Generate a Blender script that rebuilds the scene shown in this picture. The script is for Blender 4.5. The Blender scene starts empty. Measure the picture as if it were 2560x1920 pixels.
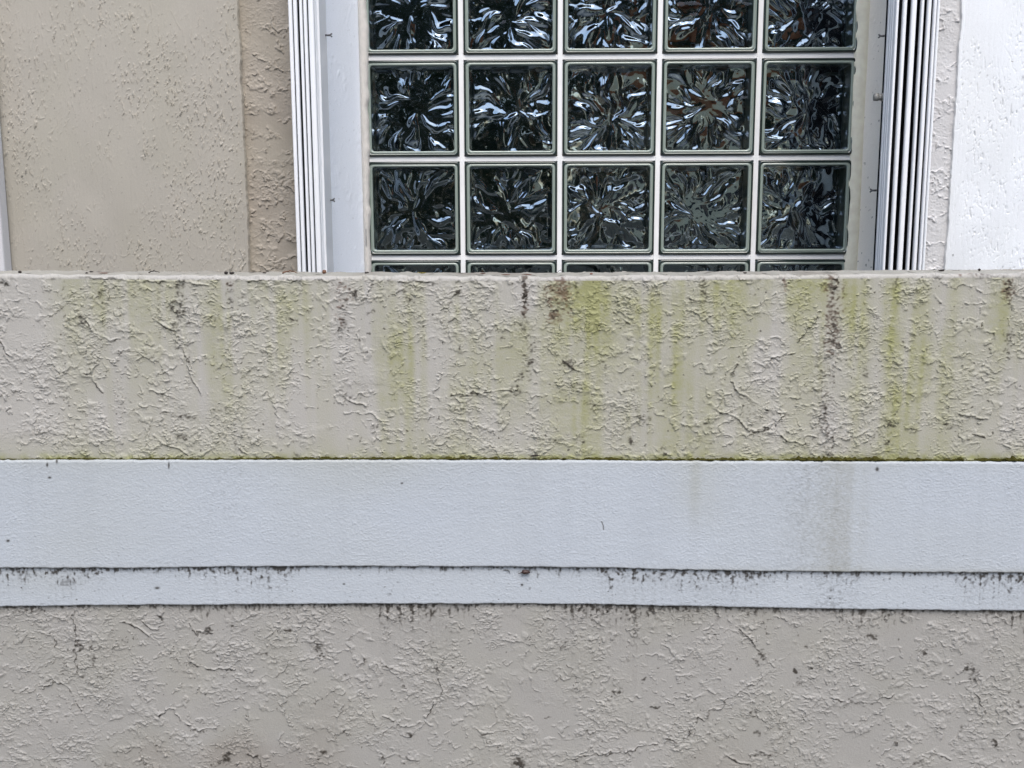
import bpy, bmesh, math, random
import numpy as np
from mathutils import Matrix, Vector

SC = bpy.context.scene
C = SC.collection
rad = math.radians

# ------------------------------------------------------------------ camera
FPX = 2600.0                      # focal length in pixels of a 2560 px wide frame
CAM_H = 1.60                      # metres above the ground
PITCH, YAW, ROLL = rad(9.1), rad(1.05), rad(0.18)

def cam_rot():
    cp, sp, cy, sy, cr, sr = math.cos(PITCH), math.sin(PITCH), math.cos(YAW), math.sin(YAW), math.cos(ROLL), math.sin(ROLL)
    Rx = np.array([[1, 0, 0], [0, cp, -sp], [0, sp, cp]])
    Rz = np.array([[cy, sy, 0], [-sy, cy, 0], [0, 0, 1]])
    Rr = np.array([[cr, 0, -sr], [0, 1, 0], [sr, 0, cr]])
    return Rr @ Rx @ Rz
ROT = cam_rot()
cd = bpy.data.cameras.new('camera')
cam = bpy.data.objects.new('camera', cd)
C.objects.link(cam)
cd.sensor_width = 36.0
cd.lens = FPX / 2560 * 36.0
cd.clip_start = 0.05
cd.clip_end = 500
m = Matrix.Identity(4)
for i in range(3):
    m[i][0] = ROT[0][i]; m[i][1] = ROT[2][i]; m[i][2] = -ROT[1][i]
m[2][3] = CAM_H
cam.matrix_world = m
SC.camera = cam

# ------------------------------------------------------------------ light: bright overcast sky
SUN_EL, SUN_AZ = rad(56), rad(10)         # azimuth: from behind the viewer, to the right
w = bpy.data.worlds.new('World'); SC.world = w; w.use_nodes = True
nt = w.node_tree
for n in list(nt.nodes): nt.nodes.remove(n)
sky = nt.nodes.new('ShaderNodeTexSky'); sky.sky_type = 'NISHITA'; sky.sun_disc = False
sky.sun_elevation = SUN_EL; sky.sun_rotation = math.pi - SUN_AZ
sky.air_density = 1.0; sky.dust_density = 2.5; sky.ozone_density = 1.0
bg = nt.nodes.new('ShaderNodeBackground'); bg.inputs['Strength'].default_value = 0.15
out = nt.nodes.new('ShaderNodeOutputWorld')
nt.links.new(sky.outputs[0], bg.inputs[0]); nt.links.new(bg.outputs[0], out.inputs[0])
sd = bpy.data.lights.new('sun', 'SUN'); sd.energy = 1.5; sd.angle = rad(38); sd.color = (1.0, 0.965, 0.92)
sun = bpy.data.objects.new('sun', sd); C.objects.link(sun)
sdir = Vector((math.sin(SUN_AZ) * math.cos(SUN_EL), -math.cos(SUN_AZ) * math.cos(SUN_EL), math.sin(SUN_EL)))
sun.rotation_euler = (-sdir).to_track_quat('-Z', 'Y').to_euler()
sun.location = sdir * 30
SC.view_settings.view_transform = 'Standard'; SC.view_settings.look = 'None'
SC.view_settings.gamma = 1.0; SC.view_settings.exposure = 0.66
SC.cycles.max_bounces = 8; SC.cycles.diffuse_bounces = 4; SC.cycles.glossy_bounces = 4
SC.cycles.transparent_max_bounces = 12

# ------------------------------------------------------------------ survey: photo pixel <-> point on a plane Y = const
def at(px, py, Y):
    d = ROT.T @ np.array([(px - 1280) / FPX, 1.0, -(py - 960) / FPX])
    t = Y / d[1]
    return d[0] * t, CAM_H + d[2] * t
def survey(P):
    q = P - np.array([0, 0, CAM_H])
    c = q @ ROT.T
    return 1280 + FPX * c[..., 0] / c[..., 1], 960 - FPX * c[..., 2] / c[..., 1]
def edge_curve(pts, Y):
    a = np.array([at(x, y, Y) for x, y in pts])
    s0 = (a[1, 1] - a[0, 1]) / (a[1, 0] - a[0, 0]) * 0.3
    s1 = (a[-1, 1] - a[-2, 1]) / (a[-1, 0] - a[-2, 0]) * 0.3
    xs = np.concatenate([[a[0, 0] - 3], a[:, 0], [a[-1, 0] + 3]])
    zs = np.concatenate([[a[0, 1] - 0.01], a[:, 1], [a[-1, 1] - 0.01]])
    return lambda X: np.interp(X, xs, zs)

# ------------------------------------------------------------------ noise
def gnoise(shape, lx, lz, seed, tilt=0.0):
    """smooth random field, unit variance; lx / lz correlation lengths in samples; axis 0 = z"""
    rng = np.random.default_rng(seed)
    n = rng.standard_normal(shape)
    fz = np.fft.fftfreq(shape[0])[:, None]; fx = np.fft.rfftfreq(shape[1])[None, :]
    a, b = fx * math.cos(tilt) - fz * math.sin(tilt), fx * math.sin(tilt) + fz * math.cos(tilt)
    F = np.exp(-2 * (math.pi ** 2) * ((a * lx) ** 2 + (b * lz) ** 2) * 0.25)
    r = np.fft.irfft2(np.fft.rfft2(n) * F, s=shape)
    r -= r.mean(); r /= r.std() + 1e-9
    return r
def sstep(a, b, x):
    t = np.clip((x - a) / (b - a), 0, 1); return t * t * (3 - 2 * t)
def ridge(n, wd): return np.exp(-(n / wd) ** 2)
def warp(img, dx, dz):
    H, W = img.shape
    zi, xi = np.mgrid[0:H, 0:W].astype(float)
    x = (xi + dx) % W; z = (zi + dz) % H
    x0 = np.floor(x).astype(int) % W; z0 = np.floor(z).astype(int) % H
    fx, fz = x - np.floor(x), z - np.floor(z); x1, z1 = (x0 + 1) % W, (z0 + 1) % H
    return (img[z0, x0] * (1 - fx) + img[z0, x1] * fx) * (1 - fz) + (img[z1, x0] * (1 - fx) + img[z1, x1] * fx) * fz

def lip(n, a, b):
    """asymmetric ridge along the zero line of n: falls off sharply on one side (a), slowly on the other (b)"""
    return np.where(n > 0, np.exp(-(n / a) ** 2), np.exp(-(n / b) ** 2))
def skip_trowel(shape, seed, u=1.3, short=1.0, long_=1.0, vert=False):
    """skip-trowelled stucco: smooth pulled patches, crumbs and short wrinkles in clusters, ragged one-sided skim edges. u = mm per sample.
    returns height (m), relief mask, cluster mask, line mask along the sharp edges"""
    s = 1.0 / u
    ax, az = (1.0, 1.0) if not vert else (0.5, 2.0)
    clus = sstep(-1.25, 0.85, gnoise(shape, 30 * s * ax, 46 * s * az, seed) + 0.45 * gnoise(shape, 12 * s, 14 * s, seed + 1))
    wx, wz = gnoise(shape, 10 * s, 10 * s, seed + 4), gnoise(shape, 10 * s, 10 * s, seed + 5)
    fx, fz = gnoise(shape, 2.6 * s, 2.6 * s, seed + 14), gnoise(shape, 2.6 * s, 2.6 * s, seed + 15)
    n = gnoise(shape, 3.3 * s * ax, 1.7 * s * az, seed + 2, 0.10) + 0.30 * gnoise(shape, 1.7 * s, 1.4 * s, seed + 3)
    n = warp(n, 2.2 * s * wx, 1.8 * s * wz)
    a = sstep(0.35, 1.35, n) * (0.35 + 0.65 * sstep(-.4, 1, gnoise(shape, 8 * s, 6 * s, seed + 6)))
    n2 = warp(gnoise(shape, 7.4 * s * ax, 3.6 * s * az, seed + 8, -0.08), 3.5 * s * wx + 0.8 * s * fx, 3 * s * wz + 0.8 * s * fz)
    br = sstep(-0.1, 0.5, gnoise(shape, 5.6 * s * ax, 3.4 * s * az, seed + 9))
    r2 = lip(n2, 0.11, 0.75) * br
    line = np.exp(-((n2 - 0.14) / 0.09) ** 2) * br * clus * 0.8
    crumbs = (0.55 * a + 0.75 * r2) * (0.20 + 0.80 * clus)
    skim = np.zeros(shape)
    for k, L in enumerate((18, 30, 46)):
        m_ = gnoise(shape, L * s * ax, L * 0.75 * s * az, seed + 20 + k) + 0.12 * gnoise(shape, 5 * s, 5 * s, seed + 80 + k)
        m_ = warp(m_, 3 * s * gnoise(shape, 7 * s, 7 * s, seed + 30 + k) + 1.0 * s * fx, 3 * s * gnoise(shape, 7 * s, 7 * s, seed + 40 + k) + 1.0 * s * fz)
        mask = sstep(-0.15, 0.6, gnoise(shape, 20 * s, 17 * s, seed + 50 + k)) * (0.35 + 0.65 * sstep(-.6, .6, gnoise(shape, 5 * s, 5 * s, seed + 60 + k)))
        w_ = 1.1 / L
        skim = np.maximum(skim, lip(m_, w_, 11 * w_) * mask)
        line = np.maximum(line, np.exp(-((m_ - 1.3 * w_) / (0.8 * w_)) ** 2) * mask)
    ter = np.tanh(gnoise(shape, 34 * s, 30 * s, seed + 70) * 10) * 0.00016
    drag = gnoise(shape, 2.0 * s, 30 * s, seed + 71) * 0.00003 + gnoise(shape, 26 * s, 26 * s, seed + 72) * 0.0004
    grain = gnoise(shape, 1.3 * s, 1.2 * s, seed + 73) * 0.00010 * (0.5 + clus)
    h = 0.00180 * short * crumbs + 0.0021 * long_ * skim + ter + drag + grain
    return h, np.clip(crumbs + skim, 0, 1), clus, np.clip(line, 0, 1)

# ------------------------------------------------------------------ objects
def put(o, parent=None, **kw):
    C.objects.link(o)
    if parent is not None: o.parent = parent
    for k, v in kw.items(): o[k] = v
    return o
def thing(name, label, cat, group=None, loc=(0, 0, 0)):
    o = bpy.data.objects.new(name, None); put(o); o.location = loc; o.empty_display_size = 0.1
    o['label'] = label; o['category'] = cat
    if group: o['group'] = group
    return o
def grid_mesh(name, P, mat, stain=None, flip=False):
    """P (rows, cols, 3)"""
    nz, nx = P.shape[:2]
    me = bpy.data.meshes.new(name)
    me.vertices.add(nz * nx); me.vertices.foreach_set('co', np.ascontiguousarray(P, dtype=np.float32).ravel())
    i = np.arange(nz * nx).reshape(nz, nx)
    q = np.stack([i[:-1, :-1], i[:-1, 1:], i[1:, 1:], i[1:, :-1]], -1).reshape(-1, 4)
    if flip: q = q[:, ::-1]
    nf = len(q)
    me.loops.add(nf * 4); me.loops.foreach_set('vertex_index', np.ascontiguousarray(q, dtype=np.int32).ravel())
    me.polygons.add(nf); me.polygons.foreach_set('loop_start', np.arange(0, nf * 4, 4, dtype=np.int32))
    me.polygons.foreach_set('use_smooth', np.ones(nf, dtype=bool))
    me.update(calc_edges=True)
    if stain is not None:
        at_ = me.color_attributes.new('stain', 'FLOAT_COLOR', 'POINT')
        col = np.ones((nz * nx, 4), dtype=np.float32); col[:, :stain.shape[-1]] = stain.reshape(-1, stain.shape[-1])
        at_.data.foreach_set('color', col.ravel())
    me.materials.append(mat)
    return me
def bm_obj(name, bm, mats, parent=None, smooth=False, **kw):
    me = bpy.data.meshes.new(name); bmesh.ops.recalc_face_normals(bm, faces=bm.faces); bm.to_mesh(me); bm.free()
    for mt in (mats if isinstance(mats, (list, tuple)) else [mats]): me.materials.append(mt)
    if smooth:
        for p in me.polygons: p.use_smooth = True
    return put(bpy.data.objects.new(name, me), parent, **kw)
def box(bm, x0, x1, y0, y1, z0, z1, bev=0.0, mi=0):
    r = bmesh.ops.create_cube(bm, size=1.0)
    for v in r['verts']:
        v.co = Vector((x0 + (v.co.x + .5) * (x1 - x0), y0 + (v.co.y + .5) * (y1 - y0), z0 + (v.co.z + .5) * (z1 - z0)))
    fs = set(f for v in r['verts'] for f in v.link_faces)
    for f in fs: f.material_index = mi
    if bev: bmesh.ops.bevel(bm, geom=list(set(e for f in fs for e in f.edges)), offset=bev, segments=2, affect='EDGES', profile=0.5)
def tube(bm, pts, rads, seg=8, flat=1.0, mi=0):
    rings = []
    pts = [Vector(p) for p in pts]
    for k, p in enumerate(pts):
        d = (pts[min(k + 1, len(pts) - 1)] - pts[max(k - 1, 0)]).normalized()
        u = d.cross(Vector((0, 0, 1)))
        if u.length < 1e-3: u = d.cross(Vector((1, 0, 0)))
        u.normalize(); v = d.cross(u)
        r = rads[k] if isinstance(rads, (list, tuple)) else rads
        rings.append([bm.verts.new(p + (u * math.cos(a) + v * math.sin(a) * flat) * r) for a in [2 * math.pi * j / seg for j in range(seg)]])
    for a, b in zip(rings, rings[1:]):
        for j in range(seg):
            f = bm.faces.new((a[j], a[(j + 1) % seg], b[(j + 1) % seg], b[j])); f.material_index = mi; f.smooth = True
    for r in (rings[0], rings[-1]):
        f = bm.faces.new(r); f.material_index = mi

# ------------------------------------------------------------------ materials
def mat(name):
    mt = bpy.data.materials.new(name); mt.use_nodes = True
    t = mt.node_tree; b = t.nodes['Principled BSDF']
    return mt, t, b
def simple(name, col, rough=0.6, spec=0.5, noise=0.0, scale=40.0, bump=0.0, bscale=300.0, bdist=0.001, metal=0.0):
    mt, t, b = mat(name)
    b.inputs['Roughness'].default_value = rough; b.inputs['Specular IOR Level'].default_value = spec; b.inputs['Metallic'].default_value = metal
    b.inputs['Base Color'].default_value = (*col, 1)
    tc = t.nodes.new('ShaderNodeTexCoord')
    if noise:
        n = t.nodes.new('ShaderNodeTexNoise'); n.inputs['Scale'].default_value = scale; n.inputs['Detail'].default_value = 6
        mx = t.nodes.new('ShaderNodeMix'); mx.data_type = 'RGBA'
        mx.inputs[6].default_value = (*[c * (1 - noise) for c in col], 1); mx.inputs[7].default_value = (*[min(1, c * (1 + noise)) for c in col], 1)
        t.links.new(tc.outputs['Object'], n.inputs['Vector']); t.links.new(n.outputs['Fac'], mx.inputs[0]); t.links.new(mx.outputs[2], b.inputs['Base Color'])
    if bump:
        n2 = t.nodes.new('ShaderNodeTexNoise'); n2.inputs['Scale'].default_value = bscale; n2.inputs['Detail'].default_value = 4
        bp = t.nodes.new('ShaderNodeBump'); bp.inputs['Strength'].default_value = bump; bp.inputs['Distance'].default_value = bdist
        t.links.new(tc.outputs['Object'], n2.inputs['Vector']); t.links.new(n2.outputs['Fac'], bp.inputs['Height']); t.links.new(bp.outputs['Normal'], b.inputs['Normal'])
    return mt
def painted(name, base, base2, algae=(0.28, 0.285, 0.12), grime=(0.036, 0.030, 0.023), rust=(0.10, 0.050, 0.032), rough=0.6, spec=0.3, fine=0.25, grain=0.16):
    """painted stucco with baked-in stain masks: R algae, G black grime and contact shade, B rust"""
    mt, t, b = mat(name)
    L = t.links
    b.inputs['Roughness'].default_value = rough; b.inputs['Specular IOR Level'].default_value = spec
    tc = t.nodes.new('ShaderNodeTexCoord')
    n = t.nodes.new('ShaderNodeTexNoise'); n.inputs['Scale'].default_value = 7; n.inputs['Detail'].default_value = 7; n.inputs['Roughness'].default_value = 0.65
    L.new(tc.outputs['Object'], n.inputs['Vector'])
    def mix(fac, a, c):
        mx = t.nodes.new('ShaderNodeMix'); mx.data_type = 'RGBA'
        L.new(fac, mx.inputs[0])
        if isinstance(a, tuple): mx.inputs[6].default_value = (*a, 1)
        else: L.new(a, mx.inputs[6])
        mx.inputs[7].default_value = (*c, 1)
        return mx.outputs[2]
    rmp = t.nodes.new('ShaderNodeMapRange'); rmp.inputs[1].default_value = 0.3; rmp.inputs[2].default_value = 0.7
    L.new(n.outputs['Fac'], rmp.inputs[0])
    c = mix(rmp.outputs[0], base, base2)
    ng = t.nodes.new('ShaderNodeTexNoise'); ng.inputs['Scale'].default_value = 520; ng.inputs['Detail'].default_value = 3
    L.new(tc.outputs['Object'], ng.inputs['Vector'])
    rg_ = t.nodes.new('ShaderNodeMapRange'); rg_.inputs[1].default_value = 0.25; rg_.inputs[2].default_value = 0.75; rg_.inputs[3].default_value = 0.0; rg_.inputs[4].default_value = grain
    L.new(ng.outputs['Fac'], rg_.inputs[0]); c = mix(rg_.outputs[0], c, tuple(x * 0.45 for x in base))
    a = t.nodes.new('ShaderNodeVertexColor'); a.layer_name = 'stain'
    sp = t.nodes.new('ShaderNodeSeparateColor'); L.new(a.outputs['Color'], sp.inputs[0])
    c = mix(sp.outputs[0], c, algae); c = mix(sp.outputs[2], c, rust); c = mix(sp.outputs[1], c, grime)
    L.new(c, b.inputs['Base Color'])
    n2 = t.nodes.new('ShaderNodeTexNoise'); n2.inputs['Scale'].default_value = 420; n2.inputs['Detail'].default_value = 3
    L.new(tc.outputs['Object'], n2.inputs['Vector'])
    bp = t.nodes.new('ShaderNodeBump'); bp.inputs['Strength'].default_value = fine; bp.inputs['Distance'].default_value = 0.0008
    L.new(n2.outputs['Fac'], bp.inputs['Height']); L.new(bp.outputs['Normal'], b.inputs['Normal'])
    return mt

M_PARAPET = painted('painted_beige_stucco', (0.428, 0.417, 0.388), (0.468, 0.455, 0.422), fine=0.42, grain=0.26)
M_BASE = painted('painted_grey_beige_stucco', (0.352, 0.345, 0.325), (0.392, 0.382, 0.36), fine=0.42, grain=0.26)
M_BAND = painted('painted_white_stucco', (0.465, 0.509, 0.561), (0.487, 0.531, 0.579), algae=(0.31, 0.30, 0.18), fine=0.35)
M_HOUSE = painted('painted_house_stucco', (0.425, 0.4, 0.348), (0.445, 0.42, 0.365), fine=0.15)
M_SURROUND = painted('painted_surround_stucco', (0.395, 0.357, 0.302), (0.416, 0.378, 0.323), fine=0.15)
M_SURROUND_LIGHT = painted('pale_surround_stucco', (0.68, 0.685, 0.7), (0.7, 0.705, 0.72), fine=0.15)
M_WHITE = painted('bright_white_stucco', (0.87, 0.91, 0.95), (0.88, 0.92, 0.96), fine=0.12)
M_JAMB = painted('white_jamb_paint', (0.85, 0.90, 0.97), (0.86, 0.91, 0.98), fine=0.3)
M_JAMB_GREY = painted('grey_jamb_paint', (0.94, 0.89, 0.8), (0.95, 0.91, 0.83), fine=0.3)
M_MORTAR = simple('white_mortar', (0.89, 0.91, 0.91), 0.8, 0.2, 0.12, 22, 0.3, 500)
M_CAULK = simple('old_white_caulk', (0.70, 0.67, 0.62), 0.7, 0.3, 0.15, 90, 0.5, 200, 0.002)
M_CAULK_OLD = simple('cream_caulk', (0.92, 0.85, 0.70), 0.7, 0.3, 0.18, 70, 0.5, 200, 0.002)
M_SHUTTER = simple('white_enamel_aluminium', (0.88, 0.90, 0.92), 0.3, 0.5, 0.03, 30)
M_GAP_SHADE = simple('gap_shade_dark', (0.012, 0.013, 0.018), 0.6, 0.3)  # near black: deep shade between the blades is put into the colour
M_STEEL = simple('weathered_steel', (0.16, 0.165, 0.17), 0.45, 0.5, 0.3, 200, metal=0.6)
M_KNOB = simple('grey_zinc', (0.34, 0.335, 0.31), 0.5, 0.5, 0.3, 200, metal=0.3)
M_MOSS = simple('dark_moss', (0.055, 0.052, 0.012), 0.95, 0.1, 0.7, 160, 0.8, 500, 0.002)
M_LEAF = simple('dry_red_leaf', (0.17, 0.055, 0.03), 0.7, 0.3, 0.4, 300)
M_DARKBIT = simple('dark_seed', (0.022, 0.016, 0.014), 0.6, 0.4, 0.4, 500)
M_YELLOW = simple('yellow_leaf', (0.36, 0.30, 0.07), 0.6, 0.3, 0.3, 300)
M_BROWN = simple('brown_seed', (0.15, 0.075, 0.045), 0.6, 0.3, 0.3, 300)
M_BOUNCE_PAVING = simple('paving', (0.30, 0.285, 0.26), 0.9, 0.2, 0.3, 3)
M_HEDGE = simple('hedge_leaf', (0.035, 0.05, 0.02), 0.6, 0.3, 0.5, 2)
M_BARK = simple('bark', (0.07, 0.055, 0.04), 0.9, 0.2, 0.4, 20)
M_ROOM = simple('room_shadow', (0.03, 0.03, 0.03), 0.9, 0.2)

def glass_rim(name, col, rough=0.12):
    mt, t, b = mat(name)
    b.inputs['Base Color'].default_value = (*col, 1); b.inputs['Roughness'].default_value = rough
    b.inputs['IOR'].default_value = 1.52; b.inputs['Coat Weight'].default_value = 0.5; b.inputs['Coat Roughness'].default_value = 0.05
    return mt
M_RIM_DARK = glass_rim('bottle_green_glass_edge', (0.018, 0.03, 0.026))
M_RIM_PALE = glass_rim('pale_green_glass_edge', (0.30, 0.36, 0.32), 0.2)
M_RIM_SIDE = glass_rim('green_glass_side', (0.20, 0.25, 0.215), 0.2)
def wavy_back():
    mt, t, b = mat('wavy_dark_glass')
    b.inputs['Base Color'].default_value = (0.006, 0.007, 0.013, 1); b.inputs['Roughness'].default_value = 0.03
    b.inputs['IOR'].default_value = 6.5; b.inputs['Specular Tint'].default_value = (0.74, 0.86, 1.0, 1)  # tint adds the sky's blue to reflections; dark base stands for the unlit room
    return mt
def wavy_front():
    mt = bpy.data.materials.new('wavy_clear_glass'); mt.use_nodes = True; t = mt.node_tree
    for n in list(t.nodes): t.nodes.remove(n)
    o = t.nodes.new('ShaderNodeOutputMaterial'); mx = t.nodes.new('ShaderNodeMixShader')
    tr = t.nodes.new('ShaderNodeBsdfTransparent'); tr.inputs[0].default_value = (0.90, 0.93, 0.92, 1)
    gl = t.nodes.new('ShaderNodeBsdfGlossy'); gl.inputs['Roughness'].default_value = 0.02
    fr = t.nodes.new('ShaderNodeFresnel'); fr.inputs[0].default_value = 1.5
    t.links.new(fr.outputs[0], mx.inputs[0]); t.links.new(tr.outputs[0], mx.inputs[1]); t.links.new(gl.outputs[0], mx.inputs[2]); t.links.new(mx.outputs[0], o.inputs[0])
    return mt
M_BACKPANE, M_FRONTPANE = wavy_back(), wavy_front()

# ------------------------------------------------------------------ ground
bm = bmesh.new(); r = bmesh.ops.create_grid(bm, x_segments=40, y_segments=40, size=60)
bm_obj('ground', bm, M_BOUNCE_PAVING, None, kind='structure')  # unseen paving, kept pale to bounce light onto the walls

# ------------------------------------------------------------------ stain painters (coordinates: survey U, V)
def blob(U, V, x, y, rx, ry): return np.exp(-(((U - x) / rx) ** 2 + ((V - y) / ry) ** 2))
def streak(U, V, x, y0, y1, wd, soft=25):
    return np.exp(-((U - x) / wd) ** 2) * sstep(y0 - 0.18 * (y1 - y0) - 6, y0 + 0.10 * (y1 - y0) + 4, V) * (1 - sstep(y1 - soft * 2, y1 + soft, V))
def stroke(U, V, pts, wd):
    d = np.full(U.shape, 1e9); 
    for (xa, ya), (xb, yb) in zip(pts, pts[1:]):
        L2 = (xb - xa) ** 2 + (yb - ya) ** 2 + 1e-6
        tt = np.clip(((U - xa) * (xb - xa) + (V - ya) * (yb - ya)) / L2, 0, 1)
        d = np.minimum(d, np.hypot(U - xa - tt * (xb - xa), V - ya - tt * (yb - ya)))
    return np.exp(-(d / wd) ** 2)

XF = np.concatenate([np.arange(-2.6, -1.45, 0.008), np.arange(-1.45, -0.87, 0.0017), np.arange(-0.87, 0.87, 0.00085), np.arange(0.87, 1.45, 0.0017), np.arange(1.45, 2.6, 0.008)])
NX = len(XF)
DU = 0.00085
def gn(shape, lx, lz, seed, tilt=0.0): return gnoise(shape, lx * 0.00125 / DU, lz * 0.00125 / DU, seed, tilt)
YF, YB1, YB2, YBASE, YBACK = 1.50, 1.4895, 1.4945, 1.5005, 1.605

Z_TOP = edge_curve([(0, 686), (300, 688), (700, 690), (1280, 692), (1750, 690), (2100, 686), (2560, 683)], YF)
Z_LEDGE = edge_curve([(0, 1152), (700, 1151), (1280, 1152), (1750, 1154), (2560, 1156)], YB1)
Z_B1 = edge_curve([(0, 1421), (180, 1421), (360, 1421), (600, 1418), (850, 1417), (1300, 1418), (1500, 1421), (1750, 1427), (2100, 1431), (2560, 1433)], YB1)
Z_B2 = edge_curve([(0, 1517), (400, 1514), (850, 1511), (1260, 1511), (1500, 1513), (1750, 1517), (2100, 1524), (2340, 1527), (2560, 1528)], YB2)

parapet = thing('parapet_wall', 'weathered beige stucco garden wall with two white bands and green mildew streaks along its top', 'wall', loc=(0, YF, 0))
def place(P): return P - np.array([0, YF, 0])

# ---- upper stucco face with its coping
def upper_face():
    du = DU
    zt, zb = Z_TOP(XF), Z_LEDGE(XF) - 0.010
    nf = int(0.285 / du); rr = 0.0055
    h_rows = []
    wob = np.interp(XF, np.linspace(-2.6, 2.6, 400), np.random.default_rng(5).standard_normal(400) * 0.0007)
    rows, nrm = [], []
    for k in range(nf):
        f = k / (nf - 1)
        rows.append(np.stack([XF, np.full(NX, YF), zb + (zt - rr - zb) * f], -1)); nrm.append((0, -1, 0))
    for k in range(1, 9):
        a = k / 8 * math.pi / 2
        rows.append(np.stack([XF, np.full(NX, YF + rr - rr * math.cos(a)), zt - rr + rr * math.sin(a) + wob * math.sin(a)], -1)); nrm.append((0, -math.cos(a), math.sin(a)))
    nt_ = 46
    for k in range(1, nt_):
        rows.append(np.stack([XF, np.full(NX, YF + rr + (YBACK - YF - rr) * k / nt_), zt + wob], -1)); nrm.append((0, 0, 1))
    for k in range(0, 16):
        rows.append(np.stack([XF, np.full(NX, YBACK + 0.001 * min(k, 2)), zt - 0.004 * (k > 0) - 0.03 * k], -1)); nrm.append((0, 1, 0))
    P = np.stack(rows); N = np.array(nrm)[:, None, :]
    sh = P.shape[:2]
    h, rg, clus, line = skip_trowel(sh, 100, DU * 1000)
    U, V = survey(P)
    vr = np.where(np.arange(sh[0])[:, None] < nf, V, 690.0)
    # prominent hand-trowelled lips
    L = [([(205, 790), (240, 835), (275, 850), (300, 845)], 3), ([(435, 845), (462, 870), (475, 930), (500, 985)], 3), ([(0, 845), (15, 880), (30, 890)], 3),
         ([(222, 900), (235, 950), (255, 978)], 3), ([(390, 800), (430, 822)], 3), ([(280, 882), (335, 878)], 3), ([(375, 975), (415, 980), (435, 960)], 3),
         ([(385, 1088), (410, 1110), (450, 1122), (470, 1135)], 3), ([(400, 1025), (435, 1030)], 3), ([(600, 1080), (590, 1110), (610, 1130), (645, 1140)], 3),
         ([(850, 980), (870, 1000), (910, 1010)], 3), ([(1000, 705), (1050, 702), (1095, 704)], 3), ([(1140, 704), (1180, 700), (1210, 712)], 3),
         ([(1130, 988), (1190, 980), (1280, 975)], 3), ([(1410, 903), (1435, 920), (1470, 930)], 3), ([(1535, 780), (1580, 812), (1610, 815)], 3),
         ([(2052, 778), (2015, 825), (1990, 850)], 2.6), ([(1978, 875), (1930, 895), (1905, 912), (1885, 908)], 2.6), ([(1720, 745), (1780, 755)], 3),
         ([(1800, 1030), (1845, 1045), (1870, 1075), (1905, 1078), (1928, 1055)], 3), ([(1945, 1075), (1965, 1100), (2010, 1112), (2020, 1095), (2040, 1092)], 3),
         ([(1920, 1025), (1970, 1035), (1950, 1050)], 3), ([(2390, 1030), (2420, 1042), (2460, 1040)], 3), ([(2430, 1080), (2460, 1090)], 3),
         ([(2060, 705), (2078, 715), (2085, 712)], 3.5), ([(2335, 735), (2350, 755)], 3), ([(2510, 760), (2535, 745)], 3), ([(200, 693), (330, 698), (460, 702), (520, 712)], 3),
         ([(620, 702), (720, 704), (800, 700), (850, 706)], 3), ([(1840, 905), (1825, 950), (1850, 985), (1890, 1005)], 2.6), ([(1360, 1085), (1390, 1100), (1330, 1090)], 2.6)]
    jit = 3.4 * gn(sh, 7, 7, 190) + 1.6 * gn(sh, 2.5, 2.5, 191); brk = 0.35 + 0.65 * sstep(-1.0, 0.4, gn(sh, 7, 7, 192))
    front = (np.arange(sh[0])[:, None] < nf + 3)
    trace = np.zeros(sh)
    for pts, wd in L:
        s = stroke(U + jit, V + 0.8 * jit, pts, wd * 0.85) * front * brk
        h = np.maximum(h, s * 0.0022 + h * 0.8); trace = np.maximum(trace, stroke(U + jit, V + 0.8 * jit - 3.2, pts, 2.0) * brk); line = np.maximum(line, 0.8 * s)
    top = np.arange(sh[0]) >= nf + 6
    h[top] *= 0.45
    # flattened skim band right below the coping and above the ledge
    h *= (0.35 + 0.65 * sstep(1146, 1120, V)) if False else 1.0
    P = P + N * h[..., None]
    # --- stains
    n_st = gn(sh, 5, 90, 200); n_st2 = gn(sh, 16, 160, 201); n_p = gn(sh, 30, 40, 202); n_f = gn(sh, 2.2, 1.6, 203); n_m = gn(sh, 6, 5, 204)
    dv = np.clip((V - 690) / 460, 0, 1)
    gen = 0.29 * sstep(60, 200, U) * (1 - 0.35 * sstep(2330, 2480, U)) * (1 - 0.55 * dv) * sstep(-1.6, 1.4, n_st2 + 0.5 * n_st + 0.4 * n_p)
    al = gen
    for x, y0, y1, wd, a in [(215, 690, 800, 60, .28), (330, 690, 760, 50, .22), (580, 692, 900, 26, .50), (600, 700, 1000, 45, .2), (735, 700, 790, 28, .42), (690, 700, 860, 40, .22),
                             (1022, 720, 900, 20, .45), (1015, 850, 1150, 30, .48), (1040, 700, 780, 18, .35), (1180, 705, 1150, 22, .22), (1240, 705, 1000, 25, .16), (1330, 800, 900, 40, .28), (1470, 695, 830, 42, .62), (1500, 695, 880, 32, .34),
                             (1640, 740, 1000, 60, .33), (1620, 700, 900, 16, .30), (1700, 740, 1150, 80, .27), (1845, 692, 760, 22, .50), (1765, 690, 800, 50, .3), (1765, 960, 1150, 22, .4), (2005, 700, 760, 24, .38), (2135, 690, 830, 22, .66),
                             (2110, 690, 1000, 40, .28), (2235, 760, 1140, 34, .42), (2290, 700, 1120, 55, .40), (2190, 1050, 1120, 40, .25), (2515, 700, 900, 14, .36), (2540, 700, 1000, 40, .18), (430, 700, 860, 40, .2), (1420, 980, 1100, 60, .2), (1460, 960, 1080, 20, .3)]:
        al = al + 0.74 * a * streak(U + 2.5 * n_m + 5 * n_p, V, x, y0, y1 + 90, wd * 1.75, 120) * (0.85 + 0.22 * n_st + 0.10 * n_p)
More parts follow.
